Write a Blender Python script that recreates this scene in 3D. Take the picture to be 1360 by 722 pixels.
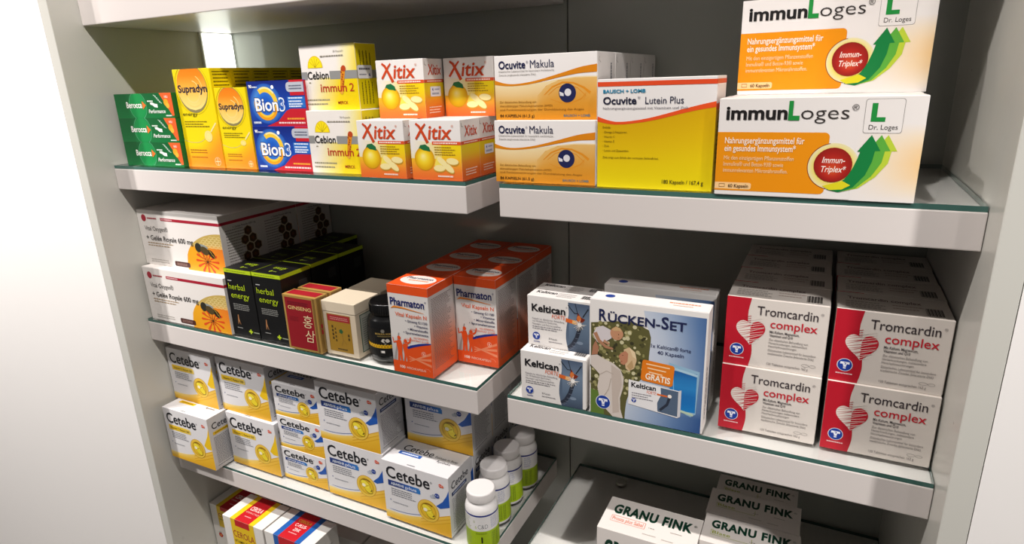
import bpy, bmesh, math, random
from mathutils import Vector, Matrix

for o in list(bpy.data.objects): bpy.data.objects.remove(o)
SC = bpy.context.scene
COL = SC.collection
EYE = 1.45                                    # eye height above the floor (m); shelf heights below are given from the eye

# ------------------------------------------------------------------ camera
rx, ry, rz = -0.300566, -0.034538, -0.470178   # pitch, roll, heading
fwd = Vector((math.sin(rz)*math.cos(rx), math.cos(rz)*math.cos(rx), math.sin(rx)))
r0 = Vector((math.cos(rz), -math.sin(rz), 0)); u0 = r0.cross(fwd)
rgt = math.cos(ry)*r0 + math.sin(ry)*u0; up = -math.sin(ry)*r0 + math.cos(ry)*u0
cam = bpy.data.cameras.new('camera'); co = bpy.data.objects.new('camera', cam); COL.objects.link(co)
mw = Matrix(((rgt.x, up.x, -fwd.x, 0), (rgt.y, up.y, -fwd.y, -0.62), (rgt.z, up.z, -fwd.z, EYE), (0, 0, 0, 1)))
co.matrix_world = mw
cam.sensor_fit = 'HORIZONTAL'; cam.sensor_width = 36.0; cam.lens = 825.03/1360*36.0; cam.clip_start = 0.01
SC.camera = co

# ------------------------------------------------------------------ light and exposure
SC.view_settings.view_transform = 'Standard'; SC.view_settings.look = 'None'
SC.view_settings.gamma = 1; SC.view_settings.use_curve_mapping = False
SC.view_settings.exposure = 0.0
W = bpy.data.worlds.new('store'); SC.world = W; W.use_nodes = True
W.node_tree.nodes['Background'].inputs[0].default_value = (1.0, 0.965, 0.935, 1)
W.node_tree.nodes['Background'].inputs[1].default_value = 0.135
LAMP_W = 24.5
for lx, ly, k in ((-1.34, -.42, 1.0), (-0.93, -.42, 1.0), (-0.52, -.42, 1.03), (-0.117, -.41, 0.86), (0.29, -.41, 0.34)):   # row of spots in front of the cabinet
    l = bpy.data.lights.new('ceiling_spot', 'SPOT'); l.energy = LAMP_W*k; l.color = (1.0, 0.94, 0.905)
    l.spot_size = math.radians(110); l.spot_blend = 0.6; l.shadow_soft_size = 0.014
    lo = bpy.data.objects.new('ceiling_spot', l); COL.objects.link(lo)
    lo.location = (lx, ly, EYE+0.79); lo.rotation_euler = (math.radians(12), 0, 0)
for lx, ly, tx, e in ((-2.0, -0.9, -1.55, 150.0), (1.1, -0.9, 0.62, 110.0)):              # added spots, no known lamps, to brighten the plain walls beside it
    l = bpy.data.lights.new('added_wall_spot', 'SPOT'); l.energy = e; l.color = (1.0, 0.96, 0.93)
    l.spot_size = math.radians(60); l.spot_blend = 0.7; l.shadow_soft_size = 0.05
    lo = bpy.data.objects.new('added_wall_spot', l); COL.objects.link(lo); lo.location = (lx, ly, EYE+.9)
    lo.rotation_euler = (Vector((tx, -.044, EYE-.35))-lo.location).to_track_quat('-Z', 'Y').to_euler()

# ------------------------------------------------------------------ materials
def lin(h):
    h = h.lstrip('#'); c = [int(h[i:i+2], 16)/255 for i in (0, 2, 4)]
    return tuple((x/12.92 if x <= .04045 else ((x+.055)/1.055)**2.4) for x in c)
MATS = {}
def mat(name, col, rough=.5, spec=.5, noise=0.0, metal=0.0):
    if name in MATS: return MATS[name]
    m = bpy.data.materials.new(name); m.use_nodes = True; nt = m.node_tree; b = nt.nodes['Principled BSDF']
    c = lin(col) if isinstance(col, str) else col
    b.inputs['Base Color'].default_value = (*c, 1); b.inputs['Roughness'].default_value = rough
    b.inputs['Specular IOR Level'].default_value = spec; b.inputs['Metallic'].default_value = metal
    if noise:
        tc = nt.nodes.new('ShaderNodeTexCoord'); n = nt.nodes.new('ShaderNodeTexNoise'); n.inputs['Scale'].default_value = 60
        mr = nt.nodes.new('ShaderNodeMapRange'); mr.inputs[3].default_value = max(.02, rough-noise); mr.inputs[4].default_value = rough+noise
        nt.links.new(tc.outputs['Object'], n.inputs['Vector']); nt.links.new(n.outputs[0], mr.inputs[0]); nt.links.new(mr.outputs[0], b.inputs['Roughness'])
    MATS[name] = m; return m
def ink(h):
    return mat('card_'+h.lstrip('#').lower(), h, .42, .35, .06)
def ink_blend():                                # printed colour blends (the print of the carton itself)
    if 'card_blend' in MATS: return MATS['card_blend']
    m = mat('card_blend', '#ffffff', .42, .35); nt = m.node_tree
    a = nt.nodes.new('ShaderNodeAttribute'); a.attribute_name = 'print'
    nt.links.new(a.outputs['Color'], nt.nodes['Principled BSDF'].inputs['Base Color']); return m
def glass_clear():
    if 'clear_glass' in MATS: return MATS['clear_glass']
    m = bpy.data.materials.new('clear_glass'); m.use_nodes = True; nt = m.node_tree; nt.nodes.clear()
    o = nt.nodes.new('ShaderNodeOutputMaterial'); mx = nt.nodes.new('ShaderNodeMixShader'); f = nt.nodes.new('ShaderNodeFresnel')
    t = nt.nodes.new('ShaderNodeBsdfTransparent'); g = nt.nodes.new('ShaderNodeBsdfGlossy')
    t.inputs[0].default_value = (.985, .995, .99, 1); g.inputs['Roughness'].default_value = .02; f.inputs[0].default_value = 1.5
    nt.links.new(f.outputs[0], mx.inputs[0]); nt.links.new(t.outputs[0], mx.inputs[1]); nt.links.new(g.outputs[0], mx.inputs[2])
    nt.links.new(mx.outputs[0], o.inputs[0]); MATS['clear_glass'] = m; return m

def glass_under():                              # underside of the sheets: clear, no second mirror
    if 'clear_glass_underside' in MATS: return MATS['clear_glass_underside']
    m = bpy.data.materials.new('clear_glass_underside'); m.use_nodes = True; nt = m.node_tree; nt.nodes.clear()
    o = nt.nodes.new('ShaderNodeOutputMaterial'); t = nt.nodes.new('ShaderNodeBsdfTransparent'); t.inputs[0].default_value = (.995, .998, .996, 1)
    nt.links.new(t.outputs[0], o.inputs[0]); MATS['clear_glass_underside'] = m; return m

# ------------------------------------------------------------------ object helpers
def link_mesh(name, bm, parent=None):
    me = bpy.data.meshes.new(name)
    mats = bm_mats.pop(id(bm), [])
    bm.to_mesh(me); bm.free()
    for m in mats: me.materials.append(m)
    o = bpy.data.objects.new(name, me); COL.objects.link(o)
    if parent: o.parent = parent
    return o
bm_mats = {}
def new_bm():
    bm = bmesh.new(); bm_mats[id(bm)] = []
    bm.loops.layers.float_color.new('print'); return bm
def mi(bm, m):
    l = bm_mats[id(bm)]
    if m not in l: l.append(m)
    return l.index(m)
def tag(o, label=None, cat=None, group=None, kind=None):
    if label: o['label'] = label
    if cat: o['category'] = cat
    if group: o['group'] = group
    if kind: o['kind'] = kind
    return o
def add_box(bm, x0, y0, z0, x1, y1, z1, m, bev=0.0, facemats=None):
    vs = [bm.verts.new(p) for p in ((x0,y0,z0),(x1,y0,z0),(x1,y1,z0),(x0,y1,z0),(x0,y0,z1),(x1,y0,z1),(x1,y1,z1),(x0,y1,z1))]
    fs = []
    for key, q in (('bottom',(0,3,2,1)),('top',(4,5,6,7)),('front',(0,1,5,4)),('right',(1,2,6,5)),('back',(2,3,7,6)),('left',(3,0,4,7))):
        f = bm.faces.new([vs[i] for i in q]); f.material_index = mi(bm, (facemats or {}).get(key, m)); fs.append(f)
    if bev:
        es = {e for f in fs for e in f.edges}
        bmesh.ops.bevel(bm, geom=list(es), offset=bev, segments=2, affect='EDGES', profile=.6)
def add_lathe(bm, prof, m, cx=0, cy=0, n=48, mats=None):
    rings = []
    for r, z in prof:
        rings.append([bm.verts.new((cx+r*math.cos(2*math.pi*i/n), cy+r*math.sin(2*math.pi*i/n), z)) for i in range(n)])
    for j in range(len(prof)-1):
        for i in range(n):
            f = bm.faces.new((rings[j][i], rings[j][(i+1)%n], rings[j+1][(i+1)%n], rings[j+1][i])); f.smooth = True
            f.material_index = mi(bm, (mats or {}).get(j, m))
    f = bm.faces.new(rings[-1]); f.material_index = mi(bm, m)
    f = bm.faces.new(rings[0][::-1]); f.material_index = mi(bm, m)

# ------------------------------------------------------------------ lettering
GL = {}
def glyphs(s, bold=0.0, res=3, sp=1.0):
    k = (s, round(bold, 4), res, sp)
    if k in GL: return GL[k]
    c = bpy.data.curves.new('t', 'FONT'); c.body = s; c.size = 1.0; c.offset = bold; c.space_character = sp; c.resolution_u = res; c.fill_mode = 'FRONT'
    o = bpy.data.objects.new('t', c); COL.objects.link(o)
    bpy.context.view_layer.update()
    e = o.evaluated_get(bpy.context.evaluated_depsgraph_get()); me = e.to_mesh()
    V = [(v.co.x, v.co.y) for v in me.vertices]; F = [tuple(p.vertices) for p in me.polygons]
    e.to_mesh_clear(); bpy.data.objects.remove(o); bpy.data.curves.remove(c)
    GL[k] = (V, F); return GL[k]
CAP = max(v[1] for v in glyphs('H')[0])

def clip01(P, a=(0, 0, 1, 1)):
    for ax, lim, sg in ((0, a[0], 1), (0, a[2], -1), (1, a[1], 1), (1, a[3], -1)):
        out = []
        for i in range(len(P)):
            p, q = P[i-1], P[i]; ip = (p[ax]-lim)*sg >= 0; iq = (q[ax]-lim)*sg >= 0
            if ip != iq:
                t = (lim-p[ax])/(q[ax]-p[ax]); out.append((p[0]+t*(q[0]-p[0]), p[1]+t*(q[1]-p[1])))
            if iq: out.append(q)
        P = out
        if len(P) < 3: return []
    return P

class Face:
    """a printable face: u,v run 0..1 over it; draws go into the carton's own mesh or into a named part"""
    def __init__(s, item, P, w, h, hard=True): s.it, s.P, s.w, s.h, s.part = item, P, w, h, None; s.seq = 0
    def bm(s): return s.it.mesh(s.part)
    def _v(s, bm, u, v, k): return bm.verts.new(s.P(u, v, .00010+.00005*k+.000004*(s.seq % 12)))
    def poly(s, pts, col, k=0, clip=True, step=True):
        if clip: pts = clip01(pts)
        if len(pts) < 3: return
        if step: s.seq += 1
        ar = sum(pts[i-1][0]*pts[i][1]-pts[i][0]*pts[i-1][1] for i in range(len(pts)))
        if ar < 0: pts = pts[::-1]
        bm = s.bm(); f = bm.faces.new([s._v(bm, u, v, k) for u, v in pts]); f.material_index = mi(bm, ink(col))
    def rect(s, u0, v0, u1, v1, col, k=0): s.poly([(u0,v0),(u1,v0),(u1,v1),(u0,v1)], col, k)
    def rrect(s, u0, v0, u1, v1, col, k=0, r=.002, corners='abcd', rot=0, n=5):
        ru, rv = r/s.w, r/s.h; P = []
        for c, cu, cv, a0 in (('a',u1-ru,v1-rv,0),('b',u0+ru,v1-rv,90),('c',u0+ru,v0+rv,180),('d',u1-ru,v0+rv,270)):
            if c in corners: P += [(cu+ru*math.cos(math.radians(a0+90*i/n)), cv+rv*math.sin(math.radians(a0+90*i/n))) for i in range(n+1)]
            else: P.append(((u1 if c in 'ad' else u0), (v1 if c in 'ab' else v0)))
        s.poly(s._rot(P, (u0+u1)/2, (v0+v1)/2, rot), col, k)
    def _rot(s, P, cu, cv, a):
        if not a: return P
        c, n = math.cos(math.radians(a)), math.sin(math.radians(a)); out = []
        for u, v in P:
            x, y = (u-cu)*s.w, (v-cv)*s.h; out.append((cu+(c*x-n*y)/s.w, cv+(n*x+c*y)/s.h))
        return out
    def ell(s, cu, cv, r, r2=None, rot=0, n=32, a0=0, a1=360):
        r2 = r2 or r; P = []
        m = n if a1-a0 >= 360 else n+1
        for i in range(m):
            t = math.radians(a0+(a1-a0)*i/n); P.append((cu+r*math.cos(t)/s.w, cv+r2*math.sin(t)/s.h))
        return s._rot(P, cu, cv, rot)
    def disc(s, cu, cv, r, col, k=0, r2=None, rot=0, a0=0, a1=360, n=32): s.poly(s.ell(cu, cv, r, r2, rot, n, a0, a1), col, k)
    def ring(s, cu, cv, r, th, col, k=0, r2=None, rot=0, a0=0, a1=360, n=40):
        r2 = r2 or r; full = a1-a0 >= 360
        s.seq += 1
        A = s.ell(cu, cv, r, r2, rot, n, a0, a1); B = s.ell(cu, cv, r-th, r2-th, rot, n, a0, a1)
        for i in range(n):
            j = (i+1) % len(A); s.poly([A[i], A[j], B[j], B[i]], col, k, step=False)
    def stroke(s, pts, th, col, k=0):
        th2 = th if isinstance(th, (list, tuple)) else [th]*len(pts)
        L, R = [], []; s.seq += 1
        for i, (u, v) in enumerate(pts):
            a, b = pts[max(0, i-1)], pts[min(len(pts)-1, i+1)]
            dx, dy = (b[0]-a[0])*s.w, (b[1]-a[1])*s.h; d = math.hypot(dx, dy) or 1
            nx, ny = -dy/d*th2[i]/2, dx/d*th2[i]/2
            L.append((u+nx/s.w, v+ny/s.h)); R.append((u-nx/s.w, v-ny/s.h))
        for i in range(len(pts)-1): s.poly([R[i], R[i+1], L[i+1], L[i]], col, k, step=False)
    def _blend(s, quad, cols, k):
        # quad of (u,v) with matching linear colours
        bm = s.bm(); lay = bm.loops.layers.float_color['print']
        if any(not (-1e-6 <= c <= 1+1e-6) for p in quad for c in p):
            q2 = clip01(quad)
            if len(q2) < 3: return
            av = tuple(sum(c[i] for c in cols)/len(cols) for i in range(3)); cols = [av]*len(q2); quad = q2
        f = bm.faces.new([s._v(bm, u, v, k) for u, v in quad]); f.material_index = mi(bm, ink_blend())
        for l, c in zip(f.loops, cols): l[lay] = (*c, 1)
    def strip(s, us, lo, hi, col, k=0, nv=6):
        """fill between two curves lo(u), hi(u) with a printed blend col(u, t) given as hex pairs -> linear"""
        for a, b in zip(us[:-1], us[1:]):
            for j in range(nv):
                t0, t1 = j/nv, (j+1)/nv; q = []; c = []
                for u, t in ((a,t0),(b,t0),(b,t1),(a,t1)):
                    q.append((u, lo(u)+(hi(u)-lo(u))*t)); c.append(col(u, t))
                s._blend(q, c, k)
    def grad(s, u0, v0, u1, v1, cols, k=0, nv=8, vert=True):
        f = ramp(cols)
        if vert: s.strip([u0, u1], lambda u: v0, lambda u: v1, lambda u, t: f(t), k, nv)
        else: s.strip([u0+(u1-u0)*i/nv for i in range(nv+1)], lambda u: v0, lambda u: v1, lambda u, t: f((u-u0)/(u1-u0)), k, 1)
    def radial(s, cu, cv, r, cols, k=0, r2=None, rot=0, n=32, m=5, du=0, dv=0):
        r2 = r2 or r; f = ramp(cols); prev = None
        for j in range(m+1):
            t = j/m; cur = s.ell(cu+du*(1-t), cv+dv*(1-t), max(r*t, 1e-6), max(r2*t, 1e-6), rot, n)
            if prev:
                for i in range(n): s._blend([prev[i], cur[i], cur[(i+1)%n], prev[(i+1)%n]], [f((j-1)/m), f(t), f(t), f((j-1)/m)], k)
            prev = cur
    def vdisc(s, cu, cv, r, cols, k=0, n=28):
        f = ramp(cols); R = r/s.h
        for i in range(n):
            a, b = -1+2*i/n, -1+2*(i+1)/n; xa, xb = math.sqrt(max(0, 1-a*a))*r/s.w, math.sqrt(max(0, 1-b*b))*r/s.w
            q = [(cu-xa, cv+a*R), (cu+xa, cv+a*R), (cu+xb, cv+b*R), (cu-xb, cv+b*R)]
            if xa < 1e-9: q = q[1:]
            elif xb < 1e-9: q = q[:3]
            s._blend(q, [f((a+1)/2)]*len(q), k)
    def text(s, t, u, v, hc, col, u1=None, bold=0.0, shear=0.0, k=6, rot=0, align='l', res=3, xs=1.0, sp=1.0):
        V, F = glyphs(t, bold, res, sp)
        if not V: return
        x0 = min(p[0] for p in V); x1 = max(p[0] for p in V); sc = hc*s.h/CAP; sx = sc*xs
        if u1 is not None: sx = (u1-u)*s.w/(x1-x0) if not rot else (u1-u)/(x1-x0)
        wd = (x1-x0)*sx; off = {'l': 0, 'c': -wd/2, 'r': -wd}[align]
        c, n = math.cos(math.radians(rot)), math.sin(math.radians(rot)); bm = s.bm(); m = mi(bm, ink(col)); vs = []
        for x, y in V:
            X = (x-x0)*sx+off+shear*y*sc; Y = y*sc
            vs.append(s._v(bm, u+(c*X-n*Y)/s.w, v+(n*X+c*Y)/s.h, k))
        for f in F:
            try: q = bm.faces.new([vs[i] for i in f]); q.material_index = m
            except ValueError: pass
    def lines(s, u0, u1, vs, th, col, k=5, seed=1, rag=.25, vert=False):
        """rows of print too small to read: word-length dashes"""
        rnd = random.Random(seed)
        for v in vs:
            u = u0; end = u1-(u1-u0)*rag*rnd.random()
            while u < end:
                w = (.035+.06*rnd.random())*(u1-u0)*1.2; e = min(u+w, end)
                if e-u > .004:
                    if vert: s.rect(v-th/2, u, v+th/2, e, col, k)
                    else: s.rect(u, v, e, v+th, col, k)
                u = e+.018*(u1-u0)
def ramp(cols):
    L = [lin(c) for c in cols]
    def f(t):
        t = min(max(t, 0), 1)*(len(L)-1); i = min(int(t), len(L)-2); a = t-i
        return tuple(L[i][q]*(1-a)+L[i+1][q]*a for q in range(3))
    return f
def curve(pts):
    """smooth curve v(u) through points"""
    def f(u):
        if u <= pts[0][0]: return pts[0][1]
        for i in range(len(pts)-1):
            a, b = pts[i], pts[i+1]
            if u <= b[0]:
                p = pts[max(0, i-1)]; q = pts[min(len(pts)-1, i+2)]; t = (u-a[0])/(b[0]-a[0]); d = b[0]-a[0]
                m0 = (b[1]-p[1])/(b[0]-p[0])*d; m1 = (q[1]-a[1])/(q[0]-a[0])*d
                return (2*t**3-3*t*t+1)*a[1]+(t**3-2*t*t+t)*m0+(-2*t**3+3*t*t)*b[1]+(t**3-t*t)*m1
        return pts[-1][1]
    return f
def span(a, b, n): return [a+(b-a)*i/n for i in range(n+1)]

class Carton:
    def __init__(s, name, w, d, h, col, faces=None, bev=.0006, flaps=()):
        s.name, s.w, s.d, s.h = name, w, d, h; s.meshes = {None: new_bm()}; s.flapcol = {}
        fm = {k: ink(c) for k, c in (faces or {}).items()}
        add_box(s.meshes[None], 0, 0, 0, w, d, h, ink(col), bev, fm)
        F = .0005 if 'front' in flaps else 0; R = .0005 if 'right' in flaps else 0; T = .0005 if 'top' in flaps else 0
        s.front = Face(s, lambda u, v, o: (u*w, -o-F, v*h), w, h)
        s.right = Face(s, lambda u, v, o: (w+o+R, u*d, v*h), d, h)
        s.top = Face(s, lambda u, v, o: (u*w, v*d, h+o+T), w, d)
        for f in flaps:
            c = ink((faces or {}).get(f, col)); bm = s.mesh({'top': 'lid_flap', 'right': 'end_flap', 'front': 'front_flap'}[f]); g = .0012
            if f == 'top': add_box(bm, g, g*.3, h-.0002, w-g, d-g, h+T, c, .0002)
            if f == 'right': add_box(bm, w-.0002, g, g, w+R, d-g*.3, h-g, c, .0002)
    def mesh(s, part):
        if part not in s.meshes: s.meshes[part] = new_bm()
        return s.meshes[part]
    def make(s):
        root = link_mesh(s.name, s.meshes.pop(None))
        for p, bm in s.meshes.items(): link_mesh(p, bm, root)
        s.root = root; s.used = False; return s
    def put(s, x, y, z, label, cat, group=None, yaw=0):
        if not s.used: o = s.root; s.used = True
        else:
            o = s.root.copy(); COL.objects.link(o)
            for ch in s.root.children:
                c = ch.copy(); COL.objects.link(c); c.parent = o
        o.location = (x, y, z); o.rotation_euler = (0, 0, math.radians(yaw))
        return tag(o, label, cat, group)
class On:
    """draw into a named part of the carton"""
    def __init__(s, f, part): s.f, s.part = f, part
    def __enter__(s): s.old = s.f.part; s.f.part = s.part; return s.f
    def __exit__(s, *a): s.f.part = s.old

# ------------------------------------------------------------------ the setting
XL, XR, YB = -1.034, 0.125, 0.270
def struct(name, boxes, m, bev=0.0, kind='structure'):
    bm = new_bm()
    for b in boxes: add_box(bm, *b, m, bev)
    o = link_mesh(name, bm); tag(o, kind=kind); return o
M_wall = mat('white_wall_paint', '#f2efec', .6, .3, .1)
M_panel = mat('grey_green_back_glass', '#a0a29a', .10, .5)
M_side = mat('white_lacquer_panel', '#c9c8c0', .3, .4, .05)
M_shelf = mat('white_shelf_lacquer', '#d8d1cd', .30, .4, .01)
M_shelftop_lit = mat('white_shelf_top_lit', '#f1eeea', .4, .3, .05)  # lighter than the front lacquer: stronger light on the top put into the colour
M_edge = mat('green_glass_edge', '#416860', .15, .6)
M_dark = mat('dark_joint', '#161514', .6, .3)
tag(struct('floor', [(-3, -3, -.05, 2.5, .5, 0)], mat('floor_tile', '#8d8780', .4, .4, .1)), 'grey shop floor below the shelves', 'floor')
tag(struct('wall_back', [(XL-.02, YB, .2, -.3505, YB+.02, 2.0), (-.3485, YB, .2, XR+.02, YB+.02, 2.0)], M_panel), 'glossy grey back panel behind all the shelves', 'wall')
tag(struct('trim_1', [(-.3505, YB+.004, .2, -.3485, YB+.02, 2.0)], M_dark), 'dark vertical joint between the two back panels', 'trim')
tag(struct('wall_left', [(XL-.021, -.044, 0, XL, YB+.02, 2.0)], M_side, .001), 'white cabinet side panel at the left end of the shelves', 'wall')
tag(struct('wall_right', [(XR, -.044, 0, XR+.021, YB+.02, 2.0)], M_side, .001), 'white cabinet side panel at the right end of the shelves', 'wall')
tag(struct('wall_front_left', [(-3, -.044, 0, XL-.0215, .3, 2.6)], M_wall), 'plain white wall left of the cabinet', 'wall')
tag(struct('wall_front_right', [(XR+.0215, -.044, 0, 2.5, .3, 2.6)], M_wall), 'plain white wall right of the cabinet', 'wall')

def shelf(x0, x1, zt, zb, label, yb=.262, glass=True):
    """white shelf board; glass sheet on top"""
    bm = new_bm(); add_box(bm, x0, 0, EYE+zb, x1, yb, EYE+zt, M_shelf, .0012, {'top': M_shelftop_lit})
    root = link_mesh('wall_shelf', bm); tag(root, label, 'shelf', None)
    if glass:
        g = new_bm(); c = glass_clear()
        add_box(g, x0+.0006, .0006, EYE+zt+.0001, x1-.0006, yb-.001, EYE+zt+.005, M_edge, 0, {'top': c, 'bottom': glass_under()})
        go = link_mesh('glass_sheet', g, root); go['label'] = 'clear glass sheet with green edge'
    return root
GL_, GR_ = -.3716, -.3281
ZT, ZM, ZL, ZB = EYE-.1122, EYE-.3782, EYE-.642, EYE-.908
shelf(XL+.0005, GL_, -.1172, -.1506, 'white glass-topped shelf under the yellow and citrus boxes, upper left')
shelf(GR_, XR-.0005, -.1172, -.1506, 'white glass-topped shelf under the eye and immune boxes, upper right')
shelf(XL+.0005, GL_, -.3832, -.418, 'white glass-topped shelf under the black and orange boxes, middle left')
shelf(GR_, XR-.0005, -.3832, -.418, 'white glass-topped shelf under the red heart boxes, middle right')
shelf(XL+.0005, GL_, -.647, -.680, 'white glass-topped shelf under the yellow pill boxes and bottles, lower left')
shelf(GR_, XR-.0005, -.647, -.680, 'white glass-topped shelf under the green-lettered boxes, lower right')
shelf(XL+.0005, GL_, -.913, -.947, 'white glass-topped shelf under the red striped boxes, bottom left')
shelf(XL+.0005, -.352, .190, .099, 'white shelf across the very top left, nothing on it', glass=False)  # extra unseen thickness, added to stop stray light reaching the back panel
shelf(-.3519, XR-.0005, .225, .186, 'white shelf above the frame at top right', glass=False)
pin = new_bm(); add_lathe(pin, [(.009, 0), (.009, .003), (.007, .0045)], mat('steel_pin', '#a8a49c', .3, .5, metal=.6), n=24)
po = link_mesh('shelf_pin', pin); po.location = (-.246, .235, ZL); tag(po, 'small round shelf pin on the lower right shelf near the back', 'pin')

bm = new_bm(); add_box(bm, XL+.0003, .200, ZT+.001, XL+.006, .267, EYE+.0985, mat('strip_housing', '#d8d8d4', .4, .4), .001)
led = link_mesh('light_strip', bm); tag(led, 'upright white light strip in the back left corner of the top compartment', 'light')
M_led = mat('lit_diffuser', '#ffffff', .5, .2); M_led.node_tree.nodes['Principled BSDF'].inputs['Emission Color'].default_value = (.95, 1, .93, 1); M_led.node_tree.nodes['Principled BSDF'].inputs['Emission Strength'].default_value = 2.6
bm = new_bm(); add_box(bm, XL+.0061, .203, ZT+.004, XL+.0085, .266, EYE+.0975, M_led, .0008); link_mesh('diffuser', bm, led)

# ------------------------------------------------------------------ the cartons
ORD = ['front', 'second', 'third', 'fourth', 'fifth', 'sixth']

# --- green effervescent boxes
c = Carton('effervescent_tablet_box', .137, .036, .0366, '#08642f'); f = c.front
f.grad(0, 0, 1, 1, ['#0a7238', '#066430', '#085c2d'], 0)
f.ring(.40, .5, .021, .0007, '#5bb884', 1); f.disc(.40, .5, .0195, '#0c8a45', 1)
with On(f, 'brand_lettering'):
    f.text('Berocca', .20, .42, .24, '#f4f4ee', .475, bold=.02)
    f.poly([(.485,.36),(.485,.70),(.545,.52)], '#f0702a', 5)
f.text('Performance', .575, .20, .15, '#f2f5ee', .86, bold=.012, shear=.25)
f.poly([(.62,.62),(.66,.64),(.70,.58),(.745,.56),(.745,.42),(.69,.44),(.66,.52),(.63,.54)], '#eef4ec', 4)
f.lines(.58, .68, [.66], .05, '#e8f2e8', 4)
f.poly([(.80,1),(1,1),(1,.10),(.97,.08)], '#f0622c', 2)
f.disc(.895, .62, .0052, '#f5a623', 3); f.disc(.915, .50, .004, '#f7b63c', 4)
f.text('NEU', .885, .80, .09, '#fff3e0', .94, bold=.01)
for i in range(5): f.stroke([(.70+.02*i,.93-.07*i),(.745+.02*i,.87-.07*i)], .0007, '#d9efe0', 3)
f.lines(.86, .96, [.07], .05, '#eaf5ea', 4)
c.make()
lb = ['lowest green box of the small stack at the left end of the top shelf', 'middle green box of the small stack at the left end of the top shelf', 'uppermost green box of the small stack at the left end of the top shelf']
for i in range(3): c.put(-1.018, .015, ZT+i*.0367, lb[i], 'box', 'green effervescent tablet boxes')

# --- yellow oval-logo boxes
def oval_box(name, w, d, h, big):
    c = Carton(name, w, d, h, '#f1d80e'); f = c.front
    cy = .805 if big else .775; R = .40*w
    lo = curve([(0,.285),(.2,.26),(.45,.265),(.62,.31),(.8,.40),(1,.50)] if big else [(0,.30),(.25,.265),(.5,.275),(.7,.33),(1,.42)])
    f.strip(span(0,1,12), lambda u: 0, lo, lambda u, t: ramp(['#f08a1e','#f49a22','#f2b81a','#f1d80e'])(min(1, t*1.05-.28*(u-.4))), 0, 8)
    f.stroke([(u, lo(u)) for u in span(0,.62,10)], .0008, '#cdbf7a', 2)
    f.ring(.47, cy, R*1.16, .0004, '#a8931c', 1); f.ring(.45, cy+.005, R*1.09, .0005, '#c7a81a', 1)
    with On(f, 'oval_emblem'):
        f.disc(.47, cy, R*1.02, '#8d8358', 1, r2=R*1.08)
        f.vdisc(.47, cy+.008, R, ['#f3dd8a','#f4cf6a','#f2b040','#ec8a1c','#e87a10'], 2)
        f.ring(.47, cy-.02, R*.74, .0014, '#f5cf74', 3, a0=-170, a1=60); f.ring(.47, cy-.03, R*.5, .0012, '#f6d88a', 3, a0=-150, a1=80)
    with On(f, 'brand_lettering'):
        f.text('Supradyn', .09, cy-.035, .072, '#20203a', .87, bold=.022)
    f.text('energy', .10, .535 if big else .50, .036, '#5c5a14', .50 if big else .55, bold=.004)
    b = .47 if big else .44
    f.lines(.11, .78, [b, b-.025, b-.05], .010, '#8c7a14', 4, 3, .3)
    f.disc(.70, .325, .0082 if big else .0055, '#f7e08a', 4, r2=.0082 if big else .0038); f.ring(.70, .325, .006 if big else .004, .0006, '#efd06a', 5, r2=.006 if big else .0028)
    f.stroke([(.78,.37),(.95,.46)], .0022, '#f6e6a0', 3)
    f.lines(.13, .66, [.175, .15, .10], .010, '#b5681c', 4, 5, .2)
    r = .0062 if big else .0045
    f.ring(.84, .065, r, .0006, '#f7dfae', 4); f.stroke([(.84,.065-r*.8/h),(.84,.065+r*.8/h)], .0011, '#f7dfae', 4); f.stroke([(.84-r*.8/w,.065),(.84+r*.8/w,.065)], .0011, '#f7dfae', 4)
    g = c.right; g.grad(0, 0, 1, .45, ['#f0a020','#f4cf12'], 0); g.lines(.12, .88, [.93-.035*i for i in range(14)], .012, '#6d5c10', 4, 9)
    g.rect(.1, .96, .9, .968, '#6d5c10', 4)
    return c.make()
c = oval_box('vitamin_box', .0797, .0374, .1421, True)
for i in range(6):
    c.put(-.8797, .0225+i*.0378, ZT, 'tall yellow box with orange oval logo, front one beside the green stack' if i == 0 else f'tall yellow box, {ORD[i]} back in the row behind the tall oval-logo box', 'box', 'tall yellow boxes with oval logo')
c = oval_box('vitamin_box', .0635, .045, .1140, False)
c.put(-.7990, .0240, ZT, 'smaller yellow box with orange oval logo, beside the blue boxes', 'box')

# --- blue and red boxes
c = Carton('vitamin_box', .1052, .055, .0606, '#1c3f9c', {'right': '#c21f2c'}); f = c.front
f.grad(0, 0, 1, 1, ['#142f86', '#1d4fb4', '#163a98', '#12257a'], 0)
f.radial(.31, .50, .030, ['#e8f2fb','#bcd9f2','#4f8ed6','#1c4fb0'], 1, r2=.027, m=6)
f.radial(.31, .50, .020, ['#1c53bb','#1d60c6','#3f86d8'], 2)
with On(f, 'crescent_emblem'):
    f.ring(.31, .50, .0225, .0070, '#f6c93a', 3, a0=-190, a1=125); f.ring(.31, .50, .0225, .0040, '#ee9f1c', 4, a0=-170, a1=-10); f.ring(.31, .50, .0225, .0025, '#fbe9a0', 4, a0=40, a1=115)
    f.disc(.46, .86, .0026, '#ffffff', 4)
f.poly([(.28,0),(.50,.12),(.66,.34),(.74,.385),(1,.385),(1,0)], '#c4202e', 3)
f.rect(.76, .67, 1, 1, '#c4202e', 3); f.rrect(.70, .745, 1.02, .955, '#b9bdc8', 4, .005, 'bc'); f.lines(.75, .97, [.86, .80], .03, '#565c70', 5, 4, .1)
f.rect(.70, .41, 1, .645, '#2a6fc4', 3); f.lines(.72, .98, [.60, .53, .47, .42], .03, '#e8f0fa', 5, 8, .35)
f.text('90', .035, .855, .065, '#ffffff', .09, bold=.03); f.lines(.10, .19, [.855], .03, '#dfe8f6', 5)
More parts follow.
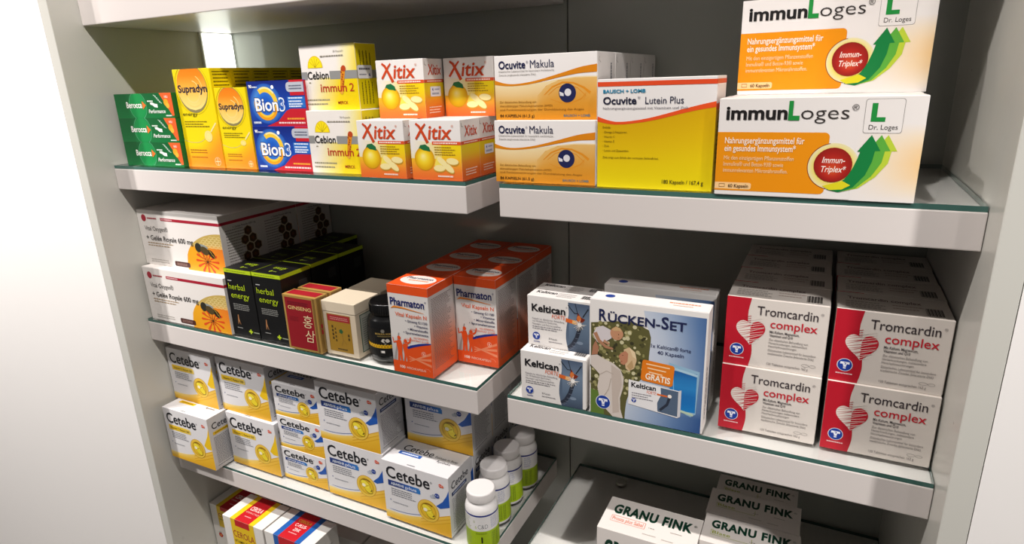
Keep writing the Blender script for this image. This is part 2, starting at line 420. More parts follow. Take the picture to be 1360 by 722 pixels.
f.lines(.045, .18, [.06], .045, '#dfe8f6', 5, 2, 0)
f.lines(.66, .97, [.15], .035, '#f2a83a', 5, 2, .05); f.lines(.50, .97, [.06], .035, '#f3d8d6', 5, 12, .05)
with On(f, 'brand_lettering'):
    f.text('Bion', .105, .335, .29, '#1a2a6e', .535, bold=.045, k=5); f.text('Bion', .115, .345, .275, '#ffffff', .525, bold=.018, k=7)
    f.text('3', .545, .335, .29, '#ffffff', .645, bold=.012, k=7); f.text('3', .562, .352, .255, '#3b7bcb', .632, bold=-.012, k=8)
c.make()
c.put(-.7318, .0241, ZT, 'lower of the two blue and red boxes with a yellow crescent', 'box', 'blue and red boxes')
c.put(-.7345, .0270, ZT+.0606, 'upper of the two blue and red boxes with a yellow crescent', 'box', 'blue and red boxes')

# --- white-yellow lemon boxes with grey band
c = Carton('capsule_box', .0930, .0412, .0812, '#e9e4de', {'right': '#dcc600'}); f = c.front
f.strip(span(0,1,12), lambda u: 0, lambda u: .50, lambda u, t: ramp(['#e7e2db','#e8d98c','#e8cc1c','#e2c604'])(u*1.25-.05-.16*t), 0, 4)
f.strip(span(.45,1,8), lambda u: .5, lambda u: 1, lambda u, t: ramp(['#e9e4de','#eae0a0','#e6cc10'])(max(0,(u-.62)/.38-t*.15)), 0, 4)
f.rect(0, .475, .11, .60, '#8c8c8a', 2); f.rect(.52, .475, 1, .60, '#8c8c8a', 2)
with On(f, 'lemon_picture'):
    f.disc(.27, .655, .0128, '#d7b90c', 2, r2=.0150, a0=0, a1=180); f.disc(.27, .66, .0117, '#f5dc18', 3, r2=.0135, a0=0, a1=180)
    for a in (35, 62, 90, 118, 145): f.stroke([(.27,.665),(.27+.0105*math.cos(math.radians(a))/.093,.665+.012*math.sin(math.radians(a))/.0812)], .0004, '#8e7c10', 4)
with On(f, 'brand_lettering'):
    f.text('Cebion', .115, .485, .115, '#1c1a1a', .50, bold=.016, k=6)
    f.text('immun', .33, .285, .125, '#b5371e', .80, bold=.012); f.text('2', .85, .285, .12, '#b5371e', .93)
f.stroke([(.70,.25),(.77,.64)], [.0045,.0075], '#d68a1e', 4); f.disc(.775, .63, .0038, '#b5451c', 5); f.disc(.705, .27, .0024, '#e3a63a', 5)
for q in range(8): f.disc(.73+.012*(q%3), .36+.036*q, .0013, '#a34616', 6, n=10)
f.text('30 Kapseln', .62, .88, .028, '#8a8478', .80); f.lines(.38, .80, [.815], .022, '#8a8478', 5, 2, 0)
f.lines(.06, .50, [.15, .085], .022, '#8f8a72', 5, 7, .2); f.text('MERCK', .62, .09, .045, '#9a3212', .80, bold=.012)
f.rect(.125, .42, .16, .44, '#8f8a72', 4)
g = c.right; g.rect(0, .475, 1, .60, '#85857c', 1)
for i in range(4): g.lines(.66, .95-.05*(i%2), [.2+.16*i], .035, '#4a430c', 4, 20+i, .2, vert=True); g.lines(.08, .44, [.2+.16*i], .035, '#4a430c', 4, 30+i, .1, vert=True)
with On(g, 'price_sticker'):
    g.rrect(.03, .47, .72, .67, '#e9e8ea', 6, .0025); g.lines(.10, .64, [.60], .03, '#555', 8) if False else g.lines(.10, .64, [.60], .03, '#55555a', 8); g.text('6', .55, .505, .045, '#2b3f9c', .64, bold=.03, k=8); g.lines(.10, .45, [.52], .02, '#8a8a98', 8)
c.make()
c.put(-.6255, .0215, ZT, 'lower white and yellow box with half lemon and grey band', 'box', 'white and yellow lemon boxes')
c.put(-.6344, .0319, ZT+.0813, 'upper white and yellow box with half lemon and grey band', 'box', 'white and yellow lemon boxes')

# --- citrus lozenge boxes
def citrus(sticker):
    c = Carton('lozenge_box', .0705, .0430, .0698, '#e6e2de', {'right': '#e6e2de'}); f = c.front
    f.grad(0, 0, 1, .60, ['#ea6a2e', '#ee8030', '#efae2a', '#eccb14', '#e9d012'], 0, 10)
    f.strip(span(0,.62,8), lambda u: .36, lambda u: .68-.12*u, lambda u, t: ramp(['#e6e2de','#e8ddb4','#eccf34'])(max(u*1.5, .55-t)), 1, 4)
    f.rect(.44, .595, 1, .650, '#d9532c', 3); f.lines(.47, .94, [.612], .022, '#f6dcd0', 5, 4, .05)
    with On(f, 'lemon_picture'):
        f.radial(.27, .355, .0142, ['#f8ea9a','#f4dc3e','#e9bd12','#cf9410'], 3, r2=.0140, du=-.03, dv=.05)
        f.poly([(.16,.52),(.20,.585),(.30,.60),(.38,.55),(.40,.475),(.33,.49),(.25,.50),(.19,.535)], '#1e6a3c', 4)
        for cu, cv, a, b, ro in ((.56,.19,.0085,.0042,0), (.62,.30,.0085,.004,-35), (.82,.31,.0088,.0042,-5), (.74,.20,.009,.0042,-35)):
            f.disc(cu, cv, a, '#cfa03a', 4, r2=b, rot=ro); f.disc(cu, cv+.014, a*.95, '#f3e3a0', 5, r2=b*.9, rot=ro)
        f.poly([(.46,.24),(.52,.40),(.56,.36),(.62,.24)], '#f0dc5a', 4)
    with On(f, 'brand_lettering'):
        f.stroke([(.135,.945),(.20,.90),(.27,.78),(.355,.625)], [.0024,.0032,.0036,.0040], '#c8441a', 6)
        f.stroke([(.325,.94),(.25,.86),(.17,.75),(.12,.685)], [.0020,.0026,.0030,.0026], '#c8441a', 7)
        f.text('itix', .365, .69, .225, '#c8441a', .82, bold=.016, shear=.16, k=6)
    f.text('®', .83, .88, .04, '#c9744e')
    f.lines(.48, .92, [.545, .505, .465, .425], .016, '#a8841c', 5, 6, .3)
    f.lines(.52, .82, [.055], .026, '#fbe6d8', 5, 1, 0)
    g = c.right
    g.grad(0, 0, 1, .60, ['#e4642a', '#e8702a', '#ea9028', '#e4c018', '#dfc814'], 0, 10); g.rect(0, .595, 1, .65, '#d2502a', 2)
    g.text('Xitix', .20, .73, .17, '#c8441a', .88, bold=.012, shear=.1)
    g.lines(.18, .85, [.17, .125, .08], .018, '#f6d9c4', 5, 3, .2); g.lines(.15, .9, [.613], .018, '#f0d8c8', 5, 3, .05)
    if sticker:
        with On(g, 'price_sticker'):
            g.rrect(.28, .36, .82, .53, '#e4e4ea', 5, .0015); g.text('4', .36, .455, .05, '#2a3c98', .43, bold=.03, k=7); g.lines(.5, .75, [.47], .02, '#8890b4', 7, 2, 0); g.lines(.36, .72, [.39], .035, '#9aa0b4', 7, 5, 0)
    g.stroke([(.06,.95),(.06,.90),(.14,.885)], .0005, '#55504c', 4)
    return c.make()
cs = citrus(True); cn = citrus(False)
H = .0699
cn.put(-.5266, .0030, ZT, 'front left citrus box of the lower row on the top shelf', 'box', 'white and orange citrus boxes')
cn.put(-.4483, .0046, ZT, 'front right citrus box of the lower row on the top shelf', 'box', 'white and orange citrus boxes')
for r in (1, 2):
    cn.put(-.5266, .0046+r*.0434, ZT, f'{ORD[r]} citrus box back, behind the left one of the lower row', 'box', 'white and orange citrus boxes')
    cs.put(-.4483, .0046+r*.0434, ZT, f'{ORD[r]} citrus box back, behind the right one of the lower row', 'box', 'white and orange citrus boxes')
cs.put(-.5134, .0350, ZT+H, 'left of the two upper citrus boxes, price label on its orange side', 'box', 'white and orange citrus boxes')
cn.put(-.4390, .0740, ZT+H, 'right of the two upper citrus boxes, set further back', 'box', 'white and orange citrus boxes')

# --- eye capsule boxes
c = Carton('eye_capsule_box', .1198, .0592, .0684, '#e7e3e0', flaps=('right',)); f = c.front
up_ = curve([(0,.625),(.1,.575),(.2,.56),(.35,.585),(.5,.635),(.7,.72),(.85,.785),(1,.82)]); dn = curve([(0,.555),(.1,.535),(.2,.53),(.35,.55),(.5,.595),(.7,.66),(.85,.695),(1,.705)])
f.strip(span(0,1,24), lambda u: 0, lambda u: dn(u)-.09*max(0,u-.35), lambda u, t: ramp(['#d6881c','#d8932c','#dba850','#e2c288','#e8d3a4'])(t), 0, 8)
f.strip(span(0,1,24), dn, up_, lambda u, t: lin('#d3800f'), 2, 1)
with On(f, 'eye_picture'):
    f.poly([(.40,.22),(.44,.38),(.52,.52),(.64,.60),(.80,.63),(1,.63),(1,.0),(.38,.0)], '#d39430', 1)
    f.strip(span(.40,1,14), lambda u: 0, curve([(.40,.25),(.46,.42),(.56,.55),(.70,.61),(.85,.63),(1,.63)]), lambda u, t: ramp(['#d08418','#d59530','#ddb268'])(t), 2, 5)
    f.stroke([(.50,.38),(.58,.50),(.68,.565),(.78,.555),(.88,.48),(.94,.40)], [.0008,.0016,.0018,.0016,.0022,.0028], '#d98a1c', 3)
    f.stroke([(.54,.38),(.62,.49),(.72,.53),(.82,.48),(.90,.36)], [.0006,.0009,.0010,.0009,.0006], '#d98a1c', 3)
    f.stroke([(.56,.32),(.66,.26),(.76,.25),(.86,.32),(.90,.40),(.88,.30)], [.0004,.0006,.0008,.0009,.0016,.0005], '#d98a1c', 3)
    f.disc(.725, .405, .0098, '#1e2350', 4); f.disc(.73, .415, .0038, '#d9d7da', 5); f.poly([(.648,.43),(.69,.40),(.69,.36),(.655,.365)], '#d9d7da', 5)
with On(f, 'brand_lettering'):
    f.text('Ocuvite', .045, .80, .115, '#1d2148', .318, bold=.022); f.text('®', .325, .87, .035, '#55586e'); f.text('Makula', .365, .80, .115, '#2c2f4e', .60, bold=0)
f.text('Diätetisches Lebensmittel für besondere medizinische', .045, .745, .030, '#8b8680', .60); f.text('Zwecke (ergänzende bilanzierte Diät)', .045, .69, .030, '#8b8680', .42)
f.text('Zur diätetischen Behandlung von', .045, .265, .032, '#8a5a16', .42); f.text('altersabhängiger Makuladegeneration (AMD)', .045, .205, .032, '#8a5a16', .58); f.text('und Funktionsstörungen der Durchblutung des Auges', .045, .145, .032, '#8a5a16', .88)
f.text('84 KAPSELN (61,5 g)', .045, .04, .045, '#4a300e', .40, bold=.014); f.text('BAUSCH + LOMB', .69, .045, .035, '#5b7078', .94, bold=.02)
g = c.right; g.stroke([(.10,.93),(.07,.88),(.16,.84)], .0006, '#77726e', 4); g.text('Ocuvite Makula', .78, .25, .08, '#2a2c48', .045, bold=.012, rot=90) if False else None
g.lines(.30, .85, [.76], .05, '#5a5a68', 4, 3, .1, vert=True); g.rect(.55, .2, .72, .45, '#dd9a34', 3)
c.make()
lbl = ['lower of the two front eye boxes, standing on the glass', 'upper of the two front eye boxes']
c.put(-.3388, .0151, ZT, lbl[0], 'box', 'white and amber eye boxes'); c.put(-.3401, .0232, ZT+.0686, lbl[1], 'box', 'white and amber eye boxes')
for r in (1, 2, 3):
    c.put(-.3388, .0232+r*.0602, ZT, f'lower eye box, {ORD[r]} back in its row', 'box', 'white and amber eye boxes')
    c.put(-.3401, .0232+r*.0602, ZT+.0686, f'upper eye box, {ORD[r]} back in its row, only its white end showing', 'box', 'white and amber eye boxes')

# --- big yellow capsule box
c = Carton('eye_capsule_box', .1177, .055, .1091, '#e7e3e0'); f = c.front
up_ = curve([(0,.665),(.08,.635),(.18,.615),(.35,.63),(.5,.66),(.7,.715),(.85,.755),(1,.79)]); dn = curve([(0,.62),(.08,.60),(.18,.59),(.35,.605),(.5,.63),(.7,.68),(.85,.715),(1,.74)])
f.strip(span(0,1,24), lambda u: 0, lambda u: dn(u), lambda u, t: ramp(['#e6d20a','#e2c606','#dab404','#d0a400'])(t), 0, 8)
f.strip(span(0,1,24), dn, up_, lambda u, t: lin('#e2501e'), 2, 1)
f.rect(0, .935, 1, .975, '#dd4a22', 2)
with On(f, 'brand_lettering'):
    f.text('BAUSCH + LOMB', .05, .875, .030, '#1f84a8', .42, bold=.03)
    f.text('Ocuvite', .05, .775, .064, '#1d1f38', .345, bold=.024); f.text('®', .355, .82, .022, '#55586e'); f.text('Lutein Plus', .42, .775, .060, '#33344c', .74, bold=.003)
f.text('Nahrungsergänzungsmittel mit Vitaminen und Zink', .05, .728, .022, '#77737a', .78)
for i, t in enumerate(('Enthält:', '· Omega-3-Fettsäuren', '· Vitamin C', '· Vitamin E', '· Zink', '· Lutein und Zeaxanthin')): f.text(t, .05, .555-.043*i, .020, '#6b5a06', xs=.9)
f.text('Zink trägt zum Erhalt der normalen Sehkraft bei.', .05, .275, .020, '#6b5a06', .55); f.text('180 Kapseln / 167,4 g', .585, .055, .036, '#3a3410', .93, bold=.006)
g = c.right; g.rect(0, 0, 1, .72, '#d8b60a', 0); g.rect(0, .72, 1, .77, '#d84c20', 1); g.rect(0, .935, 1, .975, '#d84c20', 1); g.lines(.2, .8, [.6-.04*i for i in range(10)], .014, '#7a660a', 3, 5)
c.make(); c.put(-.2151, .0106, ZT, 'large white and yellow box with a red wave, beside the eye boxes', 'box')

# --- orange and white immune boxes
c = Carton('immune_capsule_box', .1640, .060, .0888, '#e6e1dd'); f = c.front
f.strip(span(.70,1,8), lambda u: 0, lambda u: .75, lambda u, t: ramp(['#e6e1dd','#ecd9bc','#eec890'])((u-.7)/.3*math.sin(math.pi*t)), 0, 6)
f.rrect(0, .048, .575, .66, '#e58e08', 1, .004, 'ad')
with On(f, 'brand_lettering'):
    f.text('immun', .04, .79, .130, '#1c1a1a', .358, bold=.028, k=6); f.text('L', .362, .79, .165, '#1f8a3c', .418, bold=.05, k=6); f.text('oges', .425, .79, .130, '#35302e', .655, bold=-.010, k=6)
f.text('®', .665, .87, .055, '#4a4644')
f.text('Nahrungsergänzungsmittel für', .042, .545, .062, '#f7e6d2', .455, bold=.014); f.text('ein gesundes Immunsystem*', .042, .465, .062, '#f7e6d2', .415, bold=.014)
for t, u1, v in (('Mit den einzigartigen Pflanzenstoffen', .41, .375), ('Immulina® und Betox-93® sowie', .36, .31), ('immunrelevanten Mikronährstoffen.', .385, .245)): f.text(t, .042, v, .042, '#f3d3a2', u1)
f.rrect(0, .065, .20, .135, '#f3c78c', 2, .002, 'ad'); f.text('60 Kapseln', .075, .082, .036, '#4a3010', .185, bold=.012); f.stroke([(.025,.085),(.055,.085),(.055,.118),(.025,.118),(.025,.085)], .0005, '#8a5a1a', 4)
with On(f, 'arrow_emblem'):
    f.radial(.605, .33, .0205, ['#f0b040','#eec040','#e8d24a','#e4dcb0'], 2, m=4)
    f.ring(.605, .33, .0205, .0006, '#8a3a22', 3, a0=100, a1=260)
    for q, (col, du) in enumerate((('#b8cc3a', .075), ('#5aa83c', .045), ('#127a3c', 0))):
        f.stroke([(.59,.12),(.64,.115),(.69+du*.4,.17),(.73+du*.7,.28),(.752+du,.40),(.762+du,.50)], [.004,.007,.010,.0115,.0115,.0105], col, 3+q); f.poly([(.712+du,.48),(.77+du,.64),(.818+du,.49)], col, 3+q)
    f.poly([(.565,.135),(.60,.095),(.66,.105),(.70,.15),(.66,.19)], '#d9cf20', 6)
    f.radial(.605, .345, .0152, ['#cf5a26','#c03420','#a82018','#8c1a14'], 7, m=4, dv=-.06)
f.text('Immun-', .605, .365, .058, '#f6e2d8', bold=.012, shear=.2, k=9, align='c', xs=.78); f.text('Triplex*', .605, .275, .058, '#f6e2d8', bold=.012, shear=.2, k=9, align='c', xs=.78)
f.rrect(.725, .655, .90, .975, '#8c8884', 2, .002); f.rrect(.727, .659, .898, .971, '#e6e1dd', 3, .002)
f.text('L', .755, .775, .15, '#1f8a3c', .82, bold=.05); f.text('Dr. Loges', .75, .69, .045, '#4a4644', .88)
c.make()
c.put(-.0927, -.0011, ZT, 'front orange and white immune box standing on the glass at the right end', 'box', 'orange and white immune boxes')
c.put(-.0881, .0766, ZT+.0890, 'orange and white immune box set back on top of the others', 'box', 'orange and white immune boxes')
for r in (1, 2): c.put(-.0910, -.0011+r*.0615, ZT, f'immune box {ORD[r]} back, hidden under the raised one', 'box', 'orange and white immune boxes')

# --- honeycomb boxes
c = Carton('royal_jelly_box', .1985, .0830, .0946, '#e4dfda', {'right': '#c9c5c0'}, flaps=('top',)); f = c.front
with On(f, 'bee_picture'):
    f.strip(span(.545,1,24), lambda u: 0, lambda u: .10+.60*math.sqrt(max(0, 1-((1-u)/.455)**2)), lambda u, t: ramp(['#e09a10','#e8a41c','#e58420','#dc7424'])((u-.55)/.45*(.4+.6*t)+.2*t), 1, 8)
    f.strip(span(.62,1,20), lambda u: .44, lambda u: max(.44, .10+.60*math.sqrt(max(0, 1-((1-u)/.455)**2))), lambda u, t: ramp(['#e8a850','#c9a860','#bfa458'])(t*2), 2, 4)
    for i in range(10):
        for j in range(8):
            cu = .60+.047*i+.0235*(j%2); cv = .47+.038*j
            if cu < .985 and cv < .06+.60*math.sqrt(max(0, 1-((1-cu)/.42)**2)): f.ring(cu, cv, .0050, .0007, '#e6d493', 3, r2=.0028, n=6, a0=30, a1=390)
    for a in range(0, 360, 30): f.poly([(.80,.20),(.80+.13*math.cos(math.radians(a-6)),.20+.21*math.sin(math.radians(a-6))),(.80+.14*math.cos(math.radians(a)),.20+.23*math.sin(math.radians(a))),(.80+.13*math.cos(math.radians(a+6)),.20+.21*math.sin(math.radians(a+6)))], '#d8481a', 3)
    for a in range(15, 360, 40): f.stroke([(.80,.19),(.80+.045*math.cos(math.radians(a)),.19+.085*math.sin(math.radians(a)))], .0007, '#2c1a10', 4)
    f.disc(.715, .43, .0075, '#2a2a22', 5, r2=.0078); f.disc(.785, .385,   .0098, '#4f4020', 5, r2=.0066, rot=-20); f.disc(.86, .34, .0095, '#241f16', 5, r2=.0050, rot=-38)
    for q in (-1, 0, 1): f.stroke([(.855+.025*q,.385-.06*q),(.875+.022*q,.31-.06*q)], .0011, '#b8962e', 6)
    f.disc(.78, .46, .011, '#8d9490', 4, r2=.0028, rot=-12); f.stroke([(.70,.44),(.70,.34),(.72,.30)], .0006, '#2a2a22', 5); f.stroke([(.77,.34),(.76,.26),(.78,.24)], .0006, '#2a2a22', 5)
f.rrect(.385, .035, .575, .125, '#4a2520', 4, .0025); f.lines(.41, .55, [.085, .06], .012, '#9a7a70', 5, 6, .1)
f.rect(.30, .835, 1, .885, '#a3182f', 2); f.text('TIEGRABEN', .31, .846, .024, '#e6cfd0', .43, bold=.01) if False else f.lines(.31, .45, [.852], .016, '#e3c4c6', 3, 4, 0)
with On(f, 'brand_lettering'):
    f.disc(.085, .86, .0060, '#a3182f', 3); f.lines(.13, .25, [.85], .025, '#a3182f', 3, 7, 0)
    f.text('Vital Oxygen®', .075, .640, .080, '#4a4542', .37, bold=-.002); f.text('+ Gelée Royale 600 mg', .075, .465, .088, '#2c2826', .66, bold=.008)
f.lines(.08, .42, [.405, .36], .016, '#a98e6a', 4, 3, .2); f.lines(.08, .32, [.10, .06], .012, '#a8a29a', 4, 8, .2)
g = c.right; g.rect(0, .835, 1, .885, '#a3182f', 1); g.text('+ Gelée Royale 600 mg', .30, .755, .032, '#3a3533', .85, bold=.004)
g.lines(.12, .60, [.72-.048*i for i in range(13)], .014, '#77716c', 3, 11, .35)
def hexes(g, cu, cv, r, col, line, rr):
    for a, b in ((0,0),(1.75,0.0),(.88,1.5),(-.88,1.5),(.88,-1.5),(-.88,-1.5),(1.75,-3.0),(0,-3.0),(0,3.0)):
        x, y = cu+a*r/g.w, cv+b*r/g.h; g.disc(x, y, r*1.0, line, 3, n=6, rot=30); g.disc(x, y, r*.86, col, 4, n=6, rot=30); g.disc(x, y, r*.35, '#6b4226', 5, n=6)
hexes(g, .64, .36, .0092, '#4a3420', '#b5a890', 0)
c.make()
c.put(-1.0255, .0046, ZM, 'lower of the two front bee and honeycomb boxes', 'box', 'white honeycomb boxes')
c.put(-1.0330, .0200, ZM+.0952, 'upper of the two front bee and honeycomb boxes', 'box', 'white honeycomb boxes')
for r in (1, 2):
    c.put(-1.0255, .0060+r*.0842, ZM, f'lower honeycomb box, {ORD[r]} back in its row', 'box', 'white honeycomb boxes')
    c.put(-1.0330, .0150+r*.0838, ZM+.0952, f'upper honeycomb box, {ORD[r]} back in its row, brown hexagons on its end', 'box', 'white honeycomb boxes')

# --- black and lime boxes
c = Carton('tonic_box', .0593, .0612, .1115, '#0f0f10'); f = c.front
f.rect(0, .945, 1, 1, '#b3cc1e', 1); f.lines(.1, .9, [.965], .010, '#7a8c14', 3, 2, .1)
with On(f, 'brand_lettering'):
    f.text('herbal', .10, .700, .085, '#b3cc1e', .70, bold=-.004); f.text('energy', .15, .575, .085, '#b3cc1e', .82, bold=-.004)
f.lines(.10, .25, [.82], .012, '#c8c8c8', 4, 1, 0)
f.lines(.17, .82, [.475, .450, .425, .40], .010, '#8f8f8a', 4, 6, .15)
f.stroke([(.28,.32),(.27,.24),(.24,.17)], [.0018,.0030,.0006], '#a07048', 4); f.stroke([(.28,.25),(.33,.17)], [.0022,.0006], '#a07048', 4)
f.lines(.18, .38, [.115], .010, '#a8a8a4', 4, 1, 0)
f.rect(.60, .075, .74, .098, '#b3cc1e', 4); f.poly([(.645,.055),(.69,.05),(.70,.125),(.655,.12)], '#b3cc1e', 5); f.lines(.78, .98, [.075], .015, '#9fa890', 4, 3, 0)
g = c.right; g.rect(0, .945, 1, 1, '#b3cc1e', 1); g.rect(.58, .70, .86, .84, '#3a3a3a', 2); g.lines(.60, .84, [.71+.018*i for i in range(7)], .008, '#111112', 4, 5, 0)
t = c.top; t.text('energy', .30, .42, .18, '#9db41c', .72, bold=-.002, k=3); t.rect(.42, .20, .50, .24, '#9db41c', 3); t.rect(.44, .16, .47, .28, '#9db41c', 3); t.lines(.52, .66, [.205], .03, '#8a9a40', 4, 1, 0); t.rect(.03, .03, .97, .035, '#4a4a48', 1)
c.make()
for r in range(4): c.put(-.8270, .0093+r*.0622, ZM, 'black and lime box, left of the front pair beside the honeycomb boxes' if r == 0 else f'black and lime box, {ORD[r]} back in the left row', 'box', 'black and lime boxes')
for r in range(3): c.put(-.7657, .0095+r*.0640, ZM, 'black and lime box, right of the front pair beside the red box' if r == 0 else f'black and lime box, {ORD[r]} back in the right row', 'box', 'black and lime boxes')

# --- red and gold box
c = Carton('ginseng_box', .0645, .0250, .0870, '#b08a48', {'right': '#b08a48', 'top': '#b08a48'}); f = c.front
f.rect(.02, .015, .98, .985, '#a58544', 0); f.rect(.06, .04, .88, .955, '#8c1822', 1); f.rect(.90, .02, .97, .98, '#7a5a2c', 1)
f.lines(.14, .80, [.865, .83], .022, '#6e1420', 4, 5, .1); f.lines(.14, .46, [.60, .57, .54], .012, '#7a1620', 4, 5, .2)
with On(f, 'brand_lettering'):
    f.text('GINSENG', .14, .745, .062, '#d9b878', .84, bold=.014)
    G = '#e3d0a4'
    f.text('홍', .54, .46, .17, G, .82, bold=-.004, k=6, shear=.12); f.text('삼', .56, .20, .17, G, .84, bold=-.004, k=6, shear=.12)
g = c.right; g.rect(.1, .02, .9, .98, '#8a6a34', 0); g.rect(.2, .34, .8, .42, '#a81e2c', 1); g.rect(.2, .45, .8, .52, '#a81e2c', 1); g.rect(.35, .05, .5, .95, '#c9a866', 1)
t = c.top; t.rect(.05, .18, .95, .86, '#a01c28', 1)
c.make()
c.put(-.6997, .0027, ZM, 'front red and gold box with golden Korean writing', 'box', 'red and gold boxes'); c.put(-.6990, .0335, ZM, 'second red and gold box, behind the one with Korean writing', 'box', 'red and gold boxes')

# --- cream wooden-look box with lid
c = Carton('ginseng_box', .0603, .0540, .0665, '#cfc0a8'); f = c.front
bm = c.mesh('lid'); add_box(bm, -.0004, -.0004, .0668, .0607, .0544, .0832, ink('#d8cab2'), .0012)
f.rect(.12, .09, .84, .965, '#9c7828', 2); f.rect(.14, .80, .82, .95, '#9c2c30', 3); f.lines(.22, .76, [.88, .84], .018, '#c98a80', 4, 4, 0)
f.disc(.52, .58, .004, '#2f5a34', 4, n=5); f.stroke([(.54,.52),(.56,.38),(.50,.24)], .0010, '#8a6a2c', 4); f.stroke([(.56,.40),(.66,.28)], .0008, '#8a6a2c', 4)
for q in range(4): f.rect(.24, .64-.09*q, .29, .70-.09*q, '#4a3a1c', 4); f.rect(.33, .60-.09*q, .37, .65-.09*q, '#4a3a1c', 4)
for q in range(2): f.rect(.72, .48-.09*q, .77, .54-.09*q, '#4a3a1c', 4)
f.lines(.36, .66, [.14], .03, '#4a3a1c', 4, 3, 0)
g = c.right; g.rect(.16, .10, .92, .97, '#3c5a4c', 2); g.rect(.19, .12, .89, .95, '#a3a498', 3); g.lines(.25, .84, [.85-.05*i for i in range(13)], .018, '#6a6c66', 4, 6)
c.make()
c.put(-.6319, .0108, ZM, 'front cream box with a lid and gold label, beside the black jar', 'box', 'cream lidded boxes'); c.put(-.6310, .0700, ZM, 'second cream box, behind the one with the gold label', 'box', 'cream lidded boxes')

# --- black jar
bm = new_bm(); M_blk = mat('black_gloss_plastic', '#0b0b0c', .22, .5)
add_lathe(bm, [(.027,0),(.031,.002),(.033,.006),(.033,.058),(.031,.063),(.026,.067),(.026,.070)], M_blk, n=56)
jar = link_mesh('supplement_jar', bm); jar.location = (-.537, .045, ZM); jar.rotation_euler = (0, 0, math.radians(38)); tag(jar, 'small black jar with a black lid and yellow striped label', 'jar')
bm = new_bm(); add_lathe(bm, [(.027,.0685),(.0275,.070),(.0275,.0835),(.026,.0855),(.020,.0862)], M_blk, n=56)
jl = link_mesh('lid', bm, jar); bm = new_bm(); mi(bm, M_blk)
for i in range(56):
    a = 2*math.pi*i/56; x, y = .0275*math.cos(a), .0275*math.sin(a); dx, dy = -math.sin(a)*.0006, math.cos(a)*.0006
    vs = [bm.verts.new((x*k+s*dx, y*k+s*dy, z)) for z in (.071,.0825) for k, s in ((1.0,-1),(1.022,0),(1.0,1))]
    for q in ((0,1,4,3),(1,2,5,4)): fc = bm.faces.new([vs[j] for j in q]); fc.material_index = 0
link_mesh('lid_ribs', bm, jl)
class Item:                                     # a part printed on a curved label
    def __init__(s): s.meshes = {}
    def mesh(s, p):
        if p not in s.meshes: s.meshes[p] = new_bm()
        return s.meshes[p]
def cyl_face(it, r, z0, z1, a0, a1):
    def P(u, v, o):
        a = math.radians(a0+(a1-a0)*u); return ((r+o)*math.cos(a), (r+o)*math.sin(a), z0+(z1-z0)*v)
    return Face(it, P, r*math.radians(abs(a1-a0)), z1-z0)
it = Item(); f = cyl_face(it, .0331, .008, .056, 180, 360); f.part = 'label'
for i in range(24): f.rect(i/24, .06, (i+1)/24, .92, '#121212', 0)
for i in range(24): f.rect(i/24, .32, (i+1)/24, .41, '#d9a818', 1); f.poly([(i/24,.41),((i+.5)/24,.44),((i+1)/24,.41)], '#d9a818', 1); f.disc((i+.5)/24, .365, .0011, '#8a6a10', 2, n=6)
f.text('MANUKA HONIG', .27, .74, .060, '#b89a50', .53, bold=.008); f.lines(.30, .50, [.68], .025, '#8a7a48', 3, 4, 0)
f.disc(.385, .56, .0028, '#cfcac0', 3); f.disc(.44, .56, .0028, '#cfcac0', 3); f.poly([(.345,.55),(.48,.55),(.41,.44)], '#cfcac0', 3); f.disc(.40, .55, .0011, '#121212', 4)
f.disc(.385, .86, .003, '#77746c', 3, n=6); f.rect(.33, .16, .58, .25, '#a8a49a', 3); f.rect(.34, .17, .39, .24, '#e6e3dc', 4)
link_mesh('label', it.meshes['label'], jar)

# --- orange and white capsule boxes
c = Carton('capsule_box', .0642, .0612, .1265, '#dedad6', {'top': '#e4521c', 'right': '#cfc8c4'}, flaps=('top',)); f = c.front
f.rect(0, .905, 1, 1, '#e4521c', 0)
f.strip(span(0,.75,8), lambda u: .13, lambda u: .45-.25*u, lambda u, t: ramp(['#b6b1ae','#c9c5c2','#dedad6'])(t), 0, 4)
for q in range(4): f.poly([(.02+.11*q,.13),(.08+.11*q,.13),(.22+.14*q,.46-.06*q),(.19+.14*q,.46-.06*q)], '#9d9895', 1)
f.poly([(0,0),(1,0),(1,.385),(.86,.372),(.70,.35),(.52,.315),(.42,.29),(.36,.14),(0,.135)], '#e4521c', 2)
for q in range(3): f.poly([(.42,.20-.03*q),(.98,.12+.07*q),(.98,.15+.07*q),(.42,.21-.03*q)], '#ec8a62', 3)
f.stroke([(.40,.300),(.52,.328),(.70,.358),(.86,.378),(1,.392)], [.0030,.0036,.0034,.0026,.0016], '#1d2f86', 4)
with On(f, 'people_silhouette'):
    for x, s_ in ((.20,1.0), (.36,.92)):
        f.disc(x, .385*s_+.02, .0028, '#e4521c', 4); f.poly([(x-.085,.33*s_+.02),(x-.03,.37*s_+.01),(x+.04,.37*s_+.01),(x+.075,.33*s_),(x+.05,.24*s_),(x+.055,.13),(x+.01,.13),(x-.005,.21),(x-.03,.13),(x-.075,.13),(x-.055,.24*s_)], '#e4521c', 4)
    f.stroke([(.40,.35),(.47,.375),(.50,.43)], [.0030,.0024,.0014], '#e4521c', 5); f.stroke([(.13,.36),(.06,.34),(.04,.40)], [.0028,.0022,.0012], '#e4521c', 5)
with On(f, 'brand_lettering'):
    f.text('Pharmaton', .055, .775, .080, '#1a2466', .90, bold=.024)
    f.stroke([(.06,.735),(.14,.755),(.35,.753),(.6,.738),(.88,.722)], [.0006,.0026,.0020,.0012,.0004], '#e88a2c', 5)
f.text('®', .91, .835, .02, '#1a2466')
f.text('Vital Kapseln N', .16, .655, .042, '#e4683c', .94, bold=.012)
